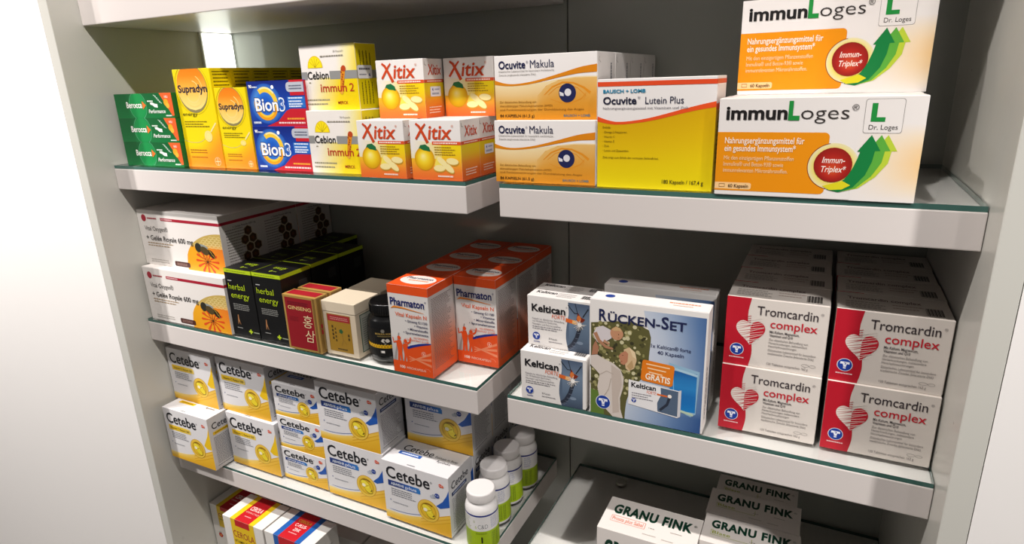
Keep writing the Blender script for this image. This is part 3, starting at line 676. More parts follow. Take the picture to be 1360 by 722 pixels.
for t, u, v in (('• Ginseng G115®', .40, .600), ('• Vitamine', .62, .556), ('• Mineralstoffe', .45, .512), ('• Spurenelemente', .33, .468)): f.text(t, u, v, .026, '#33365c', .95, bold=.012)
f.text('mit GINSENG-', .58, .425, .020, '#e4683c', .95, bold=.006); f.text('KONZENTRAT G115®', .36, .392, .020, '#e4683c', .95, bold=.006)
f.ring(.80, .262, .0034, .0005, '#f0c4b0', 5); f.stroke([(.77,.27),(.83,.25)], .0007, '#f0c4b0', 5); f.stroke([(.79,.245),(.81,.28)], .0007, '#f0c4b0', 5)
f.text('100', .17, .055, .030, '#f6e4d8', .30, bold=.02); f.text('WEICHKAPSELN', .33, .055, .026, '#f3cdb8', .82, bold=.004); f.ring(.85, .05, .006, .0004, '#f0a080', 4, a0=20, a1=120)
g = c.right; g.grad(0, 0, 1, .93, ['#e2561f', '#e2632e', '#db8a6c', '#cfb0a6', '#cbc5c2', '#cbc7c4'], 0, 10); g.rect(0, .905, 1, 1, '#e4521c', 1)
g.lines(.10, .90, [.86-.0175*i for i in range(45)], .006, '#6f5c5a', 3, 14, .25)
t = c.top
with On(t, 'top_emblem'):
    t.disc(.52, .42, .0265, '#e6ddd6', 2, r2=.0175); t.text('Pharmaton', .20, .46, .12, '#232a4e', .84, bold=.02, k=4); t.lines(.32, .80, [.34], .05, '#e08a5a', 4, 2, 0)
c.make()
for r in range(4): c.put(-.5024, .0008+r*.0622, ZM, 'front orange and white capsule box, left row, closest to the shelf edge' if r == 0 else f'orange and white capsule box, {ORD[r]} back in the left row', 'box', 'orange and white capsule boxes')
for r in range(3): c.put(-.4362, .0620+r*.0638, ZM, 'front orange and white capsule box of the right row, set back from the edge' if r == 0 else f'orange and white capsule box, {ORD[r]} back in the right row', 'box', 'orange and white capsule boxes')

# --- white spine-picture boxes
def emblem_t(f, cu, cv, r, col='#1c3c96', k=5):
    f.disc(cu, cv, r*1.10, '#dcdce2', k, r2=r*1.08); f.disc(cu, cv, r, col, k+1)
    a, b = r/f.w, r/f.h
    f.poly([(cu-.62*a,cv+.52*b),(cu+.62*a,cv+.52*b),(cu+.66*a,cv+.12*b),(cu+.30*a,cv+.16*b),(cu+.22*a,cv-.1*b),(cu-.22*a,cv-.1*b),(cu-.30*a,cv+.16*b),(cu-.66*a,cv+.12*b)], '#e6e8f2', k+2)
    f.rect(cu-.18*a, cv-.62*b, cu+.20*a, cv-.02*b, '#e6e8f2', k+2); f.stroke([(cu-.15*a,cv+.38*b),(cu+.12*a,cv+.36*b),(cu+.05*a,cv+.05*b)], r*.12, col, k+3); f.rect(cu-.2*a, cv-.42*b, cu+.22*a, cv-.34*b, col, k+3)
def spine(f, u0, v0, u1, v1, k=1):
    W_, H_ = u1-u0, v1-v0; U = lambda x: u0+W_*x; V = lambda y: v0+H_*y
    edge = curve([(0,.10),(.25,.0),(.5,.03),(.75,.12),(1,.10)])
    pts = [(U(edge(t)), V(t)) for t in span(0,1,12)]
    f.poly([(U(1),V(0)),(U(1),V(1))]+pts[::-1], '#53647a', k)
    f.strip([U(x) for x in span(.13,1,6)], lambda u: V(.0), lambda u: V(1), lambda u, t: ramp(['#3f4c60','#5d7086','#71849a','#4d5c74'])(t), k+1, 6)
    f.stroke([(U(.10),V(.06)),(U(.28),V(.14)),(U(.46),V(.30)),(U(.56),V(.46)),(U(.62),V(.58))], [.16*W_*f.w]*5, '#2c3240', k+2)
    for t in (.1,.25,.4,.55,.7,.85): f.stroke([(U(.06+.50*t),V(.0+.5*t*t+.04)),(U(.2+.5*t),V(-.02+.5*t*t+.06))], .0006, '#6d7688', k+3)
    f.poly([(U(.44),V(.66)),(U(.52),V(.82)),(U(.62),V(.74)),(U(.82),V(.70)),(U(.70),V(.62))], '#7c2c1a', k+3)
    f.stroke([(U(.10),V(.95)),(U(.36),V(.80)),(U(.52),V(.80))], .0010, '#20242c', k+3); f.stroke([(U(.95),V(.92)),(U(.72),V(.74))], .0012, '#20242c', k+3); f.stroke([(U(.40),V(1)),(U(.50),V(.80))], .0008, '#20242c', k+3)
    f.disc(U(.56), V(.70), .0026*f.h/.0645, '#d9783a', k+4, r2=.0040*f.h/.0645)
    f.stroke([(U(.0),V(.64)),(U(.5),V(.60))], .0048*f.h/.0645, '#d8662a', k+4); f.stroke([(U(.28),V(.62)),(U(.5),V(.605))], .0048*f.h/.0645, '#eab470', k+5)
    rnd = random.Random(3)
    for q in range(26):
        a = rnd.random()*6.28; L_ = (.004+.005*rnd.random())*f.h/.0645; cu, cv = U(.60), V(.58)
        f.stroke([(cu,cv),(cu+L_*math.cos(a)/f.w,cv+L_*math.sin(a)/f.h)], [.0007,.0003], '#f0ebe4', k+6+.4*q)
    f.disc(U(.60), V(.58), .0026*f.h/.0645, '#f8f4ee', k+17); f.disc(U(.6), V(.2), .004*f.h/.0645, '#7c8ca0', k+2, r2=.002)
c = Carton('capsule_box', .0838, .0244, .0645, '#e5e1dd', flaps=('right',)); f = c.front
with On(f, 'spine_picture'): spine(f, .60, .0, .955, .955)
with On(f, 'brand_lettering'):
    f.text('Keltican', .07, .70, .135, '#15141a', .595, bold=.026); f.text('FORTE', .385, .60, .078, '#dc6432', .585, shear=.15, bold=-.002)
f.text('®', .602, .83, .03, '#44424a')
f.text('Kapseln zur diätetischen Behandlung', .075, .535, .034, '#77737a', .575); f.text('von Wirbelsäulen-Syndromen,', .075, .485, .034, '#77737a', .47); f.text('Neuralgien und Polyneuropathien', .075, .43, .034, '#77737a', .52); f.lines(.075, .59, [.385, .345], .014, '#8a868c', 5, 7, .3)
emblem_t(f, .135, .20, .0050); f.lines(.09, .19, [.075], .014, '#3a4a90', 5, 1, 0)
f.text('20 Kapseln', .33, .165, .034, '#55525a', .46); f.lines(.33, .57, [.11], .014, '#8a868c', 5, 2, .1)
g = c.right; g.lines(.1, .5, [.12], .02, '#b5b1ae', 3); g.stroke([(.2,.06),(.75,.06),(.75,.14)], .0005, '#8a8682', 4)
t = c.top; t.text('Keltican', .08, .50, .32, '#1c1b20', .40, bold=.02, k=2); t.lines(.42, .70, [.66, .44, .25], .07, '#a8a4a0', 3, 4, .2)
for i in range(16): t.rect(.78+.011*i, .35, .783+.011*i+.003*(i%3), .80, '#2a2a2c', 3)
c.make()
c.put(-.3078, .0008, ZM, 'lower of the two front spine-picture boxes, on the glass', 'box', 'white spine-picture boxes', yaw=.4)
for r in range(1, 3): c.put(-.3058, -.0040+r*.0256, ZM, f'lower spine-picture box, {ORD[r]} back in its row', 'box', 'white spine-picture boxes')
for r in range(2): c.put(-.3058, .0200+r*.0262, ZM+.0648, 'upper of the two front spine-picture boxes' if r == 0 else 'upper spine-picture box, second back with its top showing', 'box', 'white spine-picture boxes', yaw=-.8 if r == 0 else 0)

# --- the back set box
c = Carton('gift_set_box', .1290, .0268, .1420, '#e6e2de', flaps=('top',)); f = c.front
edge = curve([(0,.33),(.10,.335),(.22,.36),(.33,.43),(.45,.52),(.6,.53),(.75,.54),(.85,.50),(.955,.475)])
vs_ = span(.0, .955, 16)
for a, b in zip(vs_[:-1], vs_[1:]):
    for q in range(8):
        x = lambda v, i: edge(v)+(.985-edge(v))*i/8
        rr = ramp(['#c9cfdc','#b9c4d4','#93a6c2','#5b7aa6','#2f5288'])
        def cl(v, i): return rr(min(1, max(0, i/8*.75+.25*abs(v-.45)+(.15 if v < .12 else 0))))
        f._blend([(x(a,q),a),(x(a,q+1),a),(x(b,q+1),b),(x(b,q),b)], [cl(a,q),cl(a,q+1),cl(b,q+1),cl(b,q)], 0)
with On(f, 'family_picture'):
    L_ = [(edge(v), v) for v in span(0,.80,14)]
    f.poly([(0.012,.0),(edge(0),0)]+L_[1:]+[(.40,.85),(.25,.84),(.012,.80)], '#5d5a34', 1)
    rnd = random.Random(5)
    for q in range(260):
        v = .2+.62*rnd.random(); u = .02+(edge(v)-.05)*rnd.random(); f.disc(u, v, .0010+.0016*rnd.random(), rnd.choice(['#8f8a58','#9a9462','#4c4a2c','#b8b082','#5c5a36','#c9c29c','#3a3824']), 2, n=8)
    f.poly([(.012,0),(.14,0),(.12,.20),(.012,.22)], '#5f7a34', 3)
    # woman in a white top, face turned up in profile, lifting a baby
    f.poly([(.012,0),(.10,0),(.10,.16),(.012,.19)], '#5f7a34', 3)
    f.poly([(.012,.515),(.07,.53),(.14,.50),(.22,.475),(.285,.43),(.315,.36),(.31,.27),(.285,.18),(.29,.08),(.315,.0),(.22,.0),(.15,.06),(.10,.12),(.075,.25),(.095,.36),(.05,.40),(.012,.43)], '#d3c8bf', 4)
    f.poly([(.20,.46),(.285,.42),(.30,.30),(.27,.18),(.28,.05),(.22,.03),(.21,.22)], '#c2b4a9', 5); f.stroke([(.10,.36),(.16,.40),(.22,.38)], .0008, '#b3a599', 6); f.stroke([(.12,.14),(.18,.24),(.20,.34)], .0008, '#b3a599', 6)
    f.poly([(.02,.52),(.075,.535),(.085,.60),(.055,.65),(.03,.60)], '#a9765a', 5)
    f.poly([(.31,.61),(.36,.635),(.41,.60),(.425,.53),(.405,.46),(.36,.43),(.33,.45),(.32,.52)], '#d2b48c', 5); f.poly([(.36,.63),(.41,.60),(.425,.54),(.39,.56)], '#e2cba4', 6); f.poly([(.34,.47),(.37,.44),(.40,.47),(.385,.53)], '#b8976c', 6)
    f.poly([(.265,.545),(.285,.575),(.325,.60),(.35,.58),(.345,.51),(.315,.475),(.285,.485),(.28,.515)], '#b98062', 7); f.stroke([(.295,.557),(.31,.562)], .0005, '#4a3020', 8); f.stroke([(.285,.505),(.30,.508)], .0006, '#8a4236', 8)
    f.poly([(.03,.70),(.06,.765),(.12,.785),(.19,.76),(.20,.69),(.14,.65),(.07,.64)], '#d3cbcc', 6); f.poly([(.03,.70),(.06,.66),(.10,.68),(.06,.74)], '#7a4a44', 6)
    f.disc(.245, .735, .0074, '#c08c6a', 7, r2=.0078); f.poly([(.20,.765),(.235,.795),(.275,.785),(.292,.755),(.26,.762),(.22,.755)], '#c9a678', 8); f.disc(.262, .730, .0006, '#4a3020', 9, n=8); f.stroke([(.255,.700),(.268,.704)], .0005, '#8a4236', 9)
    f.stroke([(.05,.72),(.085,.655),(.15,.610),(.215,.600)], [.0046,.0042,.0036,.0024], '#ad7c5e', 7); f.stroke([(.13,.66),(.18,.635)], [.0036,.0024], '#b98a6c', 8)
emblem_t(f, .13, .115, .0082, k=5)
with On(f, 'brand_lettering'):
    for t, u0_, u1_, hh in (('R', .085, .155, .092), ('ÜCKEN-', .165, .615, .068), ('S', .625, .685, .092), ('ET', .695, .83, .068)): f.text(t, u0_, .83, hh, '#22284e', u1_, bold=.022, k=8)
f.text('1x Keltican® forte', .545, .665, .030, '#2a335c', .875, bold=.006); f.text('40 Kapseln', .60, .615, .030, '#2a335c', .82, bold=.006)
with On(f, 'gel_pack_picture'):
    f.poly([(.70,.56),(.955,.52),(.94,.16),(.90,.13),(.72,.19)], '#8fb4cc', 3); f.strip(span(.715,.935,6), lambda u: .17, lambda u: .50, lambda u, t: ramp(['#1f7cc0','#1a66ae','#2f86c4','#1d5a9e'])(t), 4, 5); f.poly([(.72,.53),(.94,.495),(.94,.475),(.72,.51)], '#a9c9da', 5); f.stroke([(.76,.20),(.74,.45)], .0010, '#6fb2e0', 5); f.poly([(.73,.17),(.92,.14),(.92,.16),(.73,.19)], '#b9ccb4', 5)
with On(f, 'small_carton_picture'):
    f.poly([(.36,.36),(.79,.335),(.79,.10),(.36,.145)], '#e8e6e6', 6); f.poly([(.79,.335),(.815,.345),(.815,.115),(.79,.10)], '#cfcdd0', 6)
    f.text('Keltican', .385, .300, .040, '#15141a', .60, bold=.026, k=8); f.text('FORTE', .52, .265, .026, '#dc6432', .60, shear=.15, k=8); f.lines(.39, .58, [.245, .225, .205], .008, '#8a868c', 8, 3, .3); emblem_t(f, .41, .185, .0028, k=7)
    f.poly([(.64,.336),(.79,.328),(.79,.11),(.62,.125),(.615,.20),(.645,.27)], '#53647a', 7); f.stroke([(.64,.14),(.70,.20),(.72,.27)], .003, '#2c3240', 8); f.disc(.72, .275, .0022, '#f0e8e0', 9); f.stroke([(.61,.275),(.70,.27)], .0020, '#d8662a', 9)
with On(f, 'gratis_tag'):
    f.rrect(.47, .365, .745, .545, '#e07a1c', 8, .003, rot=-4); f.text('GRATIS', .61, .385, .050, '#f8ecd8', bold=.024, k=10, rot=-4, align='c', xs=.8)
    for q, t in enumerate(('1 KÜHLENDE &', 'SCHMERZ-', 'LINDERUNG')): pass
    for q in range(3): f.stroke([(.51+.012*q,.520-.033*q),(.71-.03*q,.510-.033*q)], .0014, '#f6d2a4', 9)
g = c.right; g.lines(.10, .55, [.35], .10, '#4a4848', 3, 4, 0, vert=True); g.lines(.2, .45, [.62], .06, '#8a8682', 3, 5, 0, vert=True)
t = c.top; t.disc(.15, .52, .0055, '#24408e', 2, r2=.0050); t.text('Keltican', .30, .52, .001, '#ddd', .3) if False else None
t.lines(.66, .92, [.55], .10, '#e0906a', 3, 2, 0); t.lines(.70, .86, [.30], .08, '#d9b09a', 3, 3, 0)
c.make()
c.put(-.2192, .0010, ZM, 'large white and blue set box with a woman lifting a baby', 'box', 'back set boxes', yaw=.5)
c.put(-.2205, .0560, ZM, 'second large set box, standing in the shade behind the front one', 'box', 'back set boxes', yaw=.5)

# --- red heart boxes
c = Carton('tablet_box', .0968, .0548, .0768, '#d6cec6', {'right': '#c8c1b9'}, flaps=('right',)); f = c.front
red = curve([(0,.265),(.2,.290),(.4,.275),(.6,.235),(.8,.225),(1,.250)])
f.poly([(0,0)]+[(red(v),v) for v in span(0,1,16)]+[(0,1)], '#b5182a', 1)
with On(f, 'heart_picture'):
    def heart(n=40):
        P = []
        for i in range(n):
            t = 2*math.pi*i/n; x = 16*math.sin(t)**3; y = 13*math.cos(t)-5*math.cos(2*t)-2*math.cos(3*t)-math.cos(4*t); P.append((x/16*.148, y/16*.205))
        return P
    def hp(p): return (.262+p[0]*1.0-p[1]*.03, .520+p[1]+p[0]*.02)
    Pp = heart(); mid = .258
    Lh = clip01([hp(p) for p in Pp], (0,0,mid,1)); Rh = clip01([hp(p) for p in Pp], (mid,0,1,1))
    f.poly(Lh, '#ddd3ca', 3); f.poly(Rh, '#b5182a', 3)
    rnd = random.Random(8)
    for q in range(12):
        v = .36+.032*q; a = rnd.uniform(.02,.05); hw = .145*math.sqrt(max(.05, 1-((v-.60)/.30)**2))
        f.stroke([(mid-hw*.95,v-.02),(mid,v+a)], [.0002,.0006], '#b5182a', 4); f.stroke([(mid,v-.03),(mid+hw*.95,v+a-.01)], [.0006,.0003], '#ddd3ca', 4)
with On(f, 'brand_lettering'):
    f.text('Tromcardin', .315, .775, .125, '#3a3236', .905, bold=.002); f.text('complex', .455, .610, .115, '#c22030', .91, bold=.006)
f.text('®', .925, .86, .035, '#8a8482')
f.text('Mit Kalium, Magnesium,', .455, .535, .036, '#4a4446', .745, bold=.012); f.text('Vitaminen und Q10', .455, .485, .036, '#4a4446', .685, bold=.012)
f.text('Zur diätetischen Behandlung von', .455, .425, .032, '#7d7674', .835); f.text('Herzerkrankungen, insbesondere', .455, .378, .032, '#7d7674', .83); f.text('Herzrhythmusstörungen', .455, .330, .032, '#7d7674', .73)
f.text('Diätetisches Lebensmittel für besondere', .455, .270, .032, '#7d7674', .92); f.text('medizinische Zwecke (bilanzierte Diät)', .455, .222, .032, '#7d7674', .905)
f.text('120 Tabletten entsprechen 162 g', .455, .065, .034, '#77706e', .86); f.ring(.83, .135, .0036, .0003, '#8a8482', 4, r2=.0016); f.ring(.90, .135, .0030, .0003, '#8a8482', 4, r2=.0015)
emblem_t(f, .135, .235, .0064, k=4); f.lines(.06, .22, [.105], .016, '#e6c0c0', 4, 1, 0)
g = c.right; g.stroke([(.08,.10),(.05,.05),(.3,.05)], .0006, '#8a8480', 4)
t = c.top; t.text('Tromcardin complex', .10, .62, .14, '#5a3a3c', .76, bold=.01, k=2); t.lines(.08, .46, [.45, .34, .25, .16], .05, '#a39c96', 2, 6, .25); t.lines(.50, .78, [.45, .30], .04, '#a89088', 2, 3, .2)
for i in range(16): t.rect(.78+.0095*i, .12, .783+.0095*i+.003*(i%3), .48, '#3a3634', 2)
c.make()
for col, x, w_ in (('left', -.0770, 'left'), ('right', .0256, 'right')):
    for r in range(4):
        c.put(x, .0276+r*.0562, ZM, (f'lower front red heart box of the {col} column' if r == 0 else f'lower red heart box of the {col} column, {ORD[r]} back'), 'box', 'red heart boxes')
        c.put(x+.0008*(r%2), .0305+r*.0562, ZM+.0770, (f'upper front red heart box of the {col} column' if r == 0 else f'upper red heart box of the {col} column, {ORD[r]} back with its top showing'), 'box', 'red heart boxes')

# --- yellow pill boxes (lower left)
def pill_box(w, d, h, blue, small=False):
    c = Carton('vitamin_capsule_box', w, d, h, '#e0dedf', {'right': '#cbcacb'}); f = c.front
    lo = curve([(0,.13),(.2,.125),(.4,.15),(.6,.21),(.8,.29),(1,.37)])
    f.strip(span(0,1,14), lambda u: 0, lo, lambda u, t: ramp(['#dca41e','#e6b42c','#edc65a','#f0d890'])(t*(1.1-.6*u)), 0, 6)
    for q in range(3): f.stroke([(.55,.06+.05*q),(.78,.15+.06*q),(1,.26+.06*q)], .0012, '#d9a21c', 1)
    if blue:
        f.stroke([(u, lo(u)+.035) for u in span(.06,.60,8)], [.0003]+[.0009]*7+[.0012], '#5a74a8', 2)
        f.poly([(1,.80),(.965,.70),(.90,.58),(.80,.475),(.86,.45),(1,.52)], '#1f56ac', 2)
    else: f.poly([(1,.82),(.95,.66),(.84,.45),(.90,.40),(1,.40)], '#eac018', 2)
    R = (.140*w if not small else .118*w); cu, cv = (.675, .345) if not small else (.66, .36)
    with On(f, 'pill_picture'):
        f.disc(cu, cv, R*1.16, '#c9921a', 3, r2=R*1.16); f.radial(cu, cv, R*1.10, ['#e8cc30','#e9c42a','#e0b024','#e9c850'], 4)
        f.ring(cu, cv, R*.86, R*.10, '#c9a01c', 5); f.ring(cu, cv, R*.80, R*.12, '#7a5c14', 6, a0=50, a1=140)
        f.disc(cu-.10*R/w, cv+.18*R/h, R*.58, '#8f7612', 6, r2=R*.42, rot=-30); f.disc(cu-.10*R/w, cv+.20*R/h, R*.54, '#f0dc3c', 7, r2=R*.36, rot=-30); f.disc(cu+.24*R/w, cv-.36*R/h, R*.50, '#8f7612', 6, r2=R*.36, rot=-30); f.disc(cu+.22*R/w, cv-.32*R/h, R*.46, '#ead22e', 7, r2=R*.31, rot=-30); f.stroke([(cu-.35*R/w,cv-.12*R/h),(cu+.30*R/w,cv+.14*R/h)], R*.08, '#b8901a', 8); f.disc(cu-.30*R/w, cv+.06*R/h, R*.22, '#f6eecb', 8, r2=R*.18)
        f.stroke([(cu+.45*R/w,cv-.50*R/h),(cu+.62*R/w,cv-.30*R/h)], R*.12, '#6a5012', 7)
    with On(f, 'brand_lettering'):
        f.text('Cetebe', .065, .725, .190, '#12161e', .725, bold=.012, k=6)
        if small: pass
    f.text('®', .735, .83, .03, '#44464c')
    with On(f, 'name_banner'):
        bc = ('#1f3878', '#1f3878', '#2a5cac', '#2f7ac4') if blue else ('#e6bc1c', '#e8c024', '#ebc634', '#efd060')
        f.grad(.08, .585, .56, .680, bc, 3, 6, vert=False); f.poly([(.56,.585),(.565,.655),(.545,.68),(.56,.68)], bc[3], 3); f.rect(.555, .585, .575, .655, bc[3], 2)
        if blue: f.text('ABWEHR', .125, .607, .045, '#dfe6f2', .335, bold=.016); f.text('plus', .35, .607, .052, '#e6ecf6', .52, bold=.008, xs=1)
        else: f.text('Vitamin C Retard 500', .115, .610, .040, '#6a5210', .545, bold=.006)
    f.lines(.12, .56, [.535, .500, .465, .430], .014, '#7d7f86', 5, 6, .35)
    f.disc(.095, .335, .0010, '#33508e', 5); f.lines(.13, .36, [.30], .014, '#9a9ca2', 5, 3, 0)
    f.disc(.885, .845, .0030, '#d0402c', 5); f.disc(.915, .84, .0022, '#d8603c', 5); f.lines(.86, .93, [.84], .01, '#f0d0c4', 6)
    if blue: f.disc(.775, .63, .0036, '#a8aeb8', 4); f.disc(.74, .615, .0026, '#b8bcc6', 4); f.disc(.825, .655, .0042, '#24408e', 5); f.lines(.80, .85, [.65], .014, '#c9d2ea', 6)
    g = c.right
    g.text('Cetebe', .12, .765, .115, '#1c2028', .86, bold=.004)
    g.rect(.12, .655, .78, .715, '#27345e' if blue else '#e6bc1c', 2); g.lines(.18, .72, [.675], .02, '#aeb8d2' if blue else '#8a6c14', 4, 3, 0)
    g.lines(.12, .92, [.60-.026*i for i in range(20)], .009, '#6f7076', 3, 8, .3); g.lines(.10, .8, [.06], .012, '#6f7076', 3, 5, .2)
    t = c.top; t.text('Cetebe', .12, .56, .22, '#1c2028', .58, bold=.004, k=2); t.text('Exklusiv in Ihrer', .62, .58, .08, '#4a4c52', .95); t.text('Apotheke', .68, .44, .08, '#4a4c52', .88)
    t.rect(.12, .38, .46, .50, '#2a5cac' if blue else '#e6bc1c', 2); t.lines(.16, .42, [.42], .04, '#e6ecf6' if blue else '#8a6c14', 3, 4, 0); t.lines(.38, .50, [.05], .03, '#8a8c90', 3, 4, 0)
    return c.make()
ca = pill_box(.1165, .0615, .1015, False); cb = pill_box(.1195, .0615, .1020, True); csm = pill_box(.0985, .0600, .0600, True, True)
G = 'white and yellow pill-picture boxes'
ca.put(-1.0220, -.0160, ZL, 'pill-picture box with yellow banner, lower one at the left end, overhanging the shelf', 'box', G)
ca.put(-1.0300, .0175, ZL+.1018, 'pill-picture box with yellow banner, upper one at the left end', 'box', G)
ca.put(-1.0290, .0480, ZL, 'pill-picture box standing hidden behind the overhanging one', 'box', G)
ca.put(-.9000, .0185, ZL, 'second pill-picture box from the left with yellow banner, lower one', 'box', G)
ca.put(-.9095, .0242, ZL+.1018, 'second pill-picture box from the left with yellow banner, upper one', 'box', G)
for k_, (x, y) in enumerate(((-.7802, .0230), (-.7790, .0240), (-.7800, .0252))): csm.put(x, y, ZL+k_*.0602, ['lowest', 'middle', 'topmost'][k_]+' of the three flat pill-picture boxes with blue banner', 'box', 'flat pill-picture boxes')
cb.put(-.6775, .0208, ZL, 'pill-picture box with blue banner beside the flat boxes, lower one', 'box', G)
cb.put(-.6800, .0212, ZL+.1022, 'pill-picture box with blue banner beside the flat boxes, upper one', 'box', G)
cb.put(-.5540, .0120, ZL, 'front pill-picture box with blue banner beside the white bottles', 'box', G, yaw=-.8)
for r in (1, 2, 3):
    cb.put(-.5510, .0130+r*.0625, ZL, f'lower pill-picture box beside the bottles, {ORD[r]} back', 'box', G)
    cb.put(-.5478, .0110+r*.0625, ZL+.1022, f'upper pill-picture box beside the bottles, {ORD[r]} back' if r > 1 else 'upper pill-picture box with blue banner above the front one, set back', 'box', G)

# --- white pill bottles
M_bot = mat('white_plastic', '#e8e5e3', .28, .5, .03); M_cap = mat('white_ribbed_cap', '#e2dedc', .45, .35, .05)
bm = new_bm(); add_lathe(bm, [(.0215,0),(.0232,.0015),(.0236,.004),(.0236,.066),(.0225,.0715),(.0200,.0755),(.0185,.078),(.0185,.081)], M_bot, n=64)
bot = link_mesh('pill_bottle', bm)
bm = new_bm(); add_lathe(bm, [(.0190,.0788),(.0200,.0792),(.0203,.0805),(.0203,.0922),(.0197,.0936),(.0185,.0941)], M_cap, n=64)
bcap = link_mesh('cap', bm, bot); bm = new_bm(); mi(bm, M_cap)
for i in range(96):
    a = 2*math.pi*i/96; da = .012; vs = [bm.verts.new((r_*math.cos(a+s_*da), r_*math.sin(a+s_*da), z_)) for z_ in (.0812,.0918) for r_, s_ in ((.0203,-1),(.02055,0),(.0203,1))]
    for q in ((0,1,4,3),(1,2,5,4)): bm.faces.new([vs[j] for j in q]).material_index = 0
link_mesh('cap_ribs', bm, bcap)
it = Item(); f = cyl_face(it, .0236, .0055, .0635, 90, 450); f.part = 'label'
N = 64
for i in range(N):
    f.rect(i/N, 0, (i+1)/N, .545, '#a3bf1c', 0); f.rect(i/N, .545, (i+1)/N, .955, '#e3e1e0', 0); f.rect(i/N, .955, (i+1)/N, 1.0, '#1f2f80', 0)
# the label faces the shop at u = .5
f.text('C&D', .478, .62, .115, '#55585c', .575, bold=-.014, k=2); f.text('&', .448, .62, .08, '#a9bd4a', .468, bold=-.01, k=2); f.text('B', .437, .78, .07, '#9aa84a', .450, bold=-.01, k=2)
f.lines(.455, .59, [.49, .46], .012, '#5d7010', 2, 5, .3); f.text('1', .505, .22, .15, '#1e2408', .520, bold=.05, k=2); f.lines(.527, .565, [.31], .014, '#33400c', 2, 2, 0); f.lines(.527, .55, [.24], .02, '#33400c', 2, 3, 0)
for u_ in (.615, .66): f.lines(.05, .50, [u_, u_+.013, u_+.026], .006, '#5d7010', 2, 7, .1, vert=True)
f.lines(.605, .69, [.90, .86, .82, .78, .74, .70, .66, .62], .012, '#7f86b4', 2, 9, .3); f.rect(.645, .86, .69, .92, '#c3c6da', 1)
f.lines(.30, .41, [.9-.035*i for i in range(22)], .010, '#8a9a5a', 2, 4, .3)
link_mesh('label', it.meshes['label'], bot)
for i, (x, y) in enumerate(((-.3885, .0232), (-.3990, .0815), (-.4020, .1309), (-.3970, .1780))):
    if i == 0: o = bot
    else:
        o = bot.copy(); COL.objects.link(o)
        for ch in bot.children:
            q = ch.copy(); COL.objects.link(q); q.parent = o
            for gc in ch.children: p_ = gc.copy(); COL.objects.link(p_); p_.parent = q
    o.location = (x, y, ZL); o.rotation_euler = (0, 0, math.radians((22, 2, -12, -8)[i]))
    tag(o, ['white pill bottle with lime label, closest to the shelf edge', 'second white pill bottle from the shelf edge', 'third white pill bottle from the shelf edge', 'white pill bottle furthest back, near the back panel'][i], 'bottle', 'white pill bottles')

# --- striped boxes on the bottom shelf
def striped(w, d, h, edge_c, blue):
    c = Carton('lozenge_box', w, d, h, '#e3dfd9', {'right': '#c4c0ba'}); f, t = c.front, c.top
    a, b = .20, .78
    for F_, v0, v1 in ((f, 1-.030/h*1.0, 1), (t, 0, 1)): F_.rect(a, v0, b, v1, edge_c, 1); F_.rect(a+.11, v0, b-.11, v1, '#bd1622', 2)
    if blue:
        f.rect(a, .62, b, 1, edge_c, 1); f.rect(a+.11, .93, b-.11, 1, '#c01824', 2)
        t.text('CEROLA', .36, .64, .10, '#c9962c', .64, bold=.006, k=4); t.text('C-PLUS-', .38, .48, .105, '#f0e6e0', .62, bold=.004, k=4); t.text('ZINK', .43, .32, .105, '#f0e6e0', .57, bold=.004, k=4); t.lines(.40, .58, [.22], .03, '#e0a0a0', 4, 2, 0)
        with On(f, 'brand_lettering'): f.text('CEROLA', .27, .855, .048, '#e6dcc8', .71, bold=.01, k=4)
    else:
        f.rect(a, .60, b, .93, '#e6c018', 3)
        t.text('CEROLA', .36, .46, .15, '#efd8d0', .64, bold=.012, k=4); t.text('VITAMIN-C-TALER', .34, .34, .06, '#e6b8b0', .66, k=4); t.lines(.42, .58, [.20], .03, '#e0a0a0', 4, 2, 0)
        with On(f, 'brand_lettering'): f.text('CEROLA', .225, .80, .070, '#a3302a', .755, bold=.006, k=5)
        f.text('VITAMIN-C-TALER', .225, .735, .030, '#3a2c10', .76, bold=.006, k=5)
        for u_, v_ in ((.18,.42), (.62,.38), (.42,.30)):
            for a_ in range(0, 360, 72): f.disc(u_+.030*math.cos(math.radians(a_)), v_+.020*math.sin(math.radians(a_)), .0032, '#c22c2c', 4, n=12)
            f.disc(u_, v_, .0018, '#e9c43c', 5, n=10)
            for a_ in (70, 100, 130): f.stroke([(u_,v_),(u_+.075*math.cos(math.radians(a_)),v_+.075*math.sin(math.radians(a_)))], [.002,.0005], '#2f6a34', 3)
        f.disc(.66, .46, .006, '#3c7a3a', 3, r2=.003, rot=30)
    g = c.right; g.lines(.12, .88, [.85-.05*i for i in range(14)], .015, '#9a968f', 3, 5)
    return c.make()
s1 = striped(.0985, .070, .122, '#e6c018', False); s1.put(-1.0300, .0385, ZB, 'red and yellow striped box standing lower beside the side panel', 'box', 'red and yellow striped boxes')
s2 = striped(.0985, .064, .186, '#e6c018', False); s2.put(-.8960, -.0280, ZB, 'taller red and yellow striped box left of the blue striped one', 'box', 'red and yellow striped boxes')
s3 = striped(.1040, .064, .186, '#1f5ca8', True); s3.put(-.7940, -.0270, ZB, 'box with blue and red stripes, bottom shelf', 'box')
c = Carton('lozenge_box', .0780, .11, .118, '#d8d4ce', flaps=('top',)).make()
c.put(-.7560, .075, ZB, 'plain pale box behind the blue striped box', 'box', 'plain pale boxes'); c.put(-.6740, .075, ZB, 'plain pale box to the right of the other plain pale box', 'box', 'plain pale boxes')

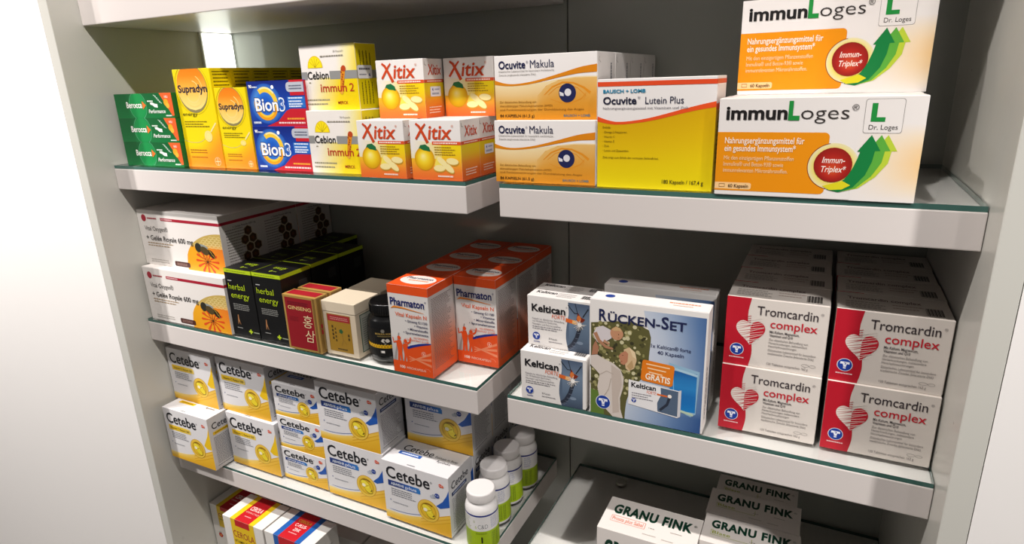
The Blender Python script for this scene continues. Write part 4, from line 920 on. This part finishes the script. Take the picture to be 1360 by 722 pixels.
# --- green-lettered boxes (lower right)
def granu(w, d, h, tag_c, txt, u1):
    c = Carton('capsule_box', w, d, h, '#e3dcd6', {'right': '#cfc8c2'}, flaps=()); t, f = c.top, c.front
    for F_, v0, hc, pn in ((t, .535, .25, 'top_lettering'), (f, .62, .22, 'front_lettering')):
        with On(F_, pn): F_.text('GRANU FINK', .085, v0, hc, '#0c3828', .92, bold=.046, k=3, sp=1.12)
        F_.text('®', .925, v0+hc*.7, .06, '#5a6a60')
    for F_, v0 in ((t, .28), (f, .36)):
        a, b, lo, hi = .095, u1, v0, v0+.17
        F_.stroke([(a,hi),(a,lo),(b,lo)], .0006, tag_c, 2); F_.stroke([(b,lo),(b,hi)], .0006, tag_c, 2); F_.stroke([(a,hi),(b,hi)], .0006, tag_c, 2) if u1 > .4 and 'P' in txt else F_.stroke([(a,hi),(a+.03,hi)], .0004, tag_c, 2)
        F_.text(txt, a+.015, lo+.04, .10, tag_c, (b-.02 if 'P' in txt else .30), bold=.006, k=3)
    t.lines(.50, .56, [.34], .025, '#a09890', 3, 2, 0); t.lines(.72, .84, [.38], .02, '#a09890', 3, 4, 0); t.lines(.46, .60, [.14], .025, '#b8b0a8', 3, 7, 0); t.lines(.66, .78, [.12], .025, '#b8b0a8', 3, 9, 0)
    return c.make()
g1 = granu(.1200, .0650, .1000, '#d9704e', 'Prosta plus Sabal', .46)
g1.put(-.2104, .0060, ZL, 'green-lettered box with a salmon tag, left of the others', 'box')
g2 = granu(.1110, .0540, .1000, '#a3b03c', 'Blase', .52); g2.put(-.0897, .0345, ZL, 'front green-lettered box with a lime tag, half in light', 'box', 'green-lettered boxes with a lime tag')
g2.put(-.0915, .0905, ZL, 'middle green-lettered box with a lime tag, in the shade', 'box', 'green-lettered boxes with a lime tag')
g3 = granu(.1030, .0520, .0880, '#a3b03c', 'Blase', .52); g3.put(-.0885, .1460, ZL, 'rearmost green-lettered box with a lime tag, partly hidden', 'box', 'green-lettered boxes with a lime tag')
